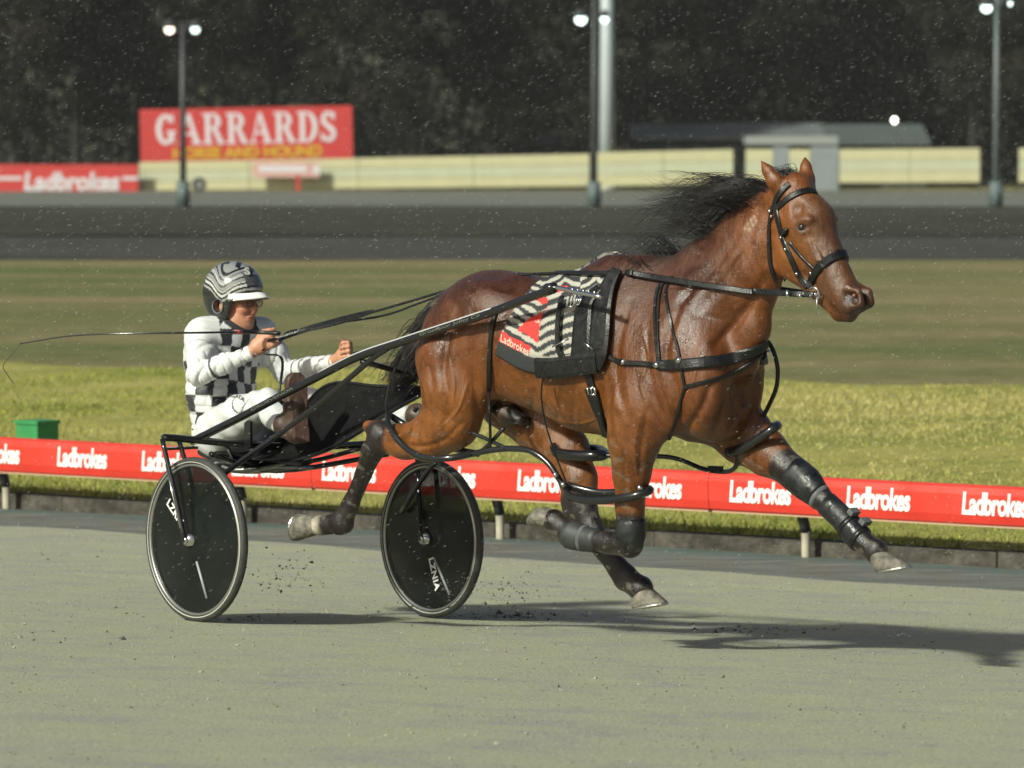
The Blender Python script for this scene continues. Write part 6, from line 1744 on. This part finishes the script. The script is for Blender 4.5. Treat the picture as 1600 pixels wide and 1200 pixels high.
M['grit'] = mat('dark_grit', (.075, .07, .06), rough=.9)
def clods(name, P, size, label, m):
    n = len(P); s = size * rng.lognormal(0, .5, n)
    O = rng.normal(size=(n, 6, 3)) * .25 + np.array([[1, 0, 0], [0, 1, 0], [0, 0, .7], [-1, 0, 0], [0, -1, 0], [0, 0, -.7]])
    V = (P[:, None] + O * s[:, None, None]).reshape(-1, 3)
    f = np.array([(0, 1, 2), (1, 3, 2), (3, 4, 2), (4, 0, 2), (1, 0, 5), (3, 1, 5), (4, 3, 5), (0, 4, 5)])
    o = fastmesh(name, V, (np.arange(n)[:, None, None] * 6 + f[None]).reshape(-1, 3), m, smooth=False); tag(o, label, 'grit', kind='stuff'); return o
def spray(cx, cy, sx, sy, n, Y, dY=.35):
    return np.array([at(rng.normal(cx, sx), min(rng.normal(cy, sy), 948), Y + rng.normal(0, dY)) for _ in range(n)])
clods('flung_grit', np.concatenate([spray(440, 905, 34, 16, 80, 22.2), spray(470, 880, 22, 16, 26, 22.2), spray(790, 925, 34, 14, 130, 22.3, .25), spray(700, 930, 30, 18, 110, 22.25, .2)]), .0030, 'dark grit thrown up behind the hooves and around the wheels', M['grit'])
Tn = rng.uniform(-7, 6, 14000); Dn = rng.uniform(-7, 5.2, 14000); X, Y = trk_xy(Tn, Dn)
clods('track_clods', np.stack([X, Y, track_z(Tn, Dn) + .002], 1), .0024, 'small loose clods lying on the sand track', mat('sand_clod', (.24, .235, .17), rough=.95, noise=.6, nscale=2))
# furrows of disturbed dark sand where the hooves struck
dg2 = []
for cx, cy, sx, n in ((1190, 985, 60, 120), (800, 962, 40, 120), (390, 968, 30, 30), (45, 988, 14, 10), (185, 1002, 8, 8)):
    for _ in range(n):
        px = rng.normal(cx, sx); py = cy + rng.normal(0, 3)
        d = ray(px, py)
        lo, hi = 12., 30.
        for _k in range(30):
            m_ = (lo + hi) / 2; Pq = _C + d * m_
            if Pq[2] > bank(((Pq[:2] - TRK_O) @ TRK_N)): lo = m_
            else: hi = m_
        dg2.append(_C + d * lo)
clods('kicked_sand', np.array(dg2), .0042, 'dark damp clods kicked up where the hooves struck', mat('damp_clod', (.10, .098, .08), rough=.95))

# ------------------------------------------------------------------ wet night air: one closed box of thin rain mist round the whole scene
hz = MB().box((0, 910, 29.5), (2200, 1900, 62)).build('haze', None)
hm_ = bpy.data.materials.new('rain_mist'); hm_.use_nodes = True
for nd in list(hm_.node_tree.nodes):
    if nd.type == 'BSDF_PRINCIPLED': hm_.node_tree.nodes.remove(nd)
pv = hm_.node_tree.nodes.new('ShaderNodeVolumePrincipled'); pv.inputs['Color'].default_value = (.92, .95, .93, 1); pv.inputs['Density'].default_value = .00011
hm_.node_tree.links.new(pv.outputs['Volume'], [nd for nd in hm_.node_tree.nodes if nd.type == 'OUTPUT_MATERIAL'][0].inputs['Volume'])
hz.data.materials.append(hm_)
tag(hz, 'thin rain mist hanging in the floodlit night air', 'haze', kind='stuff')
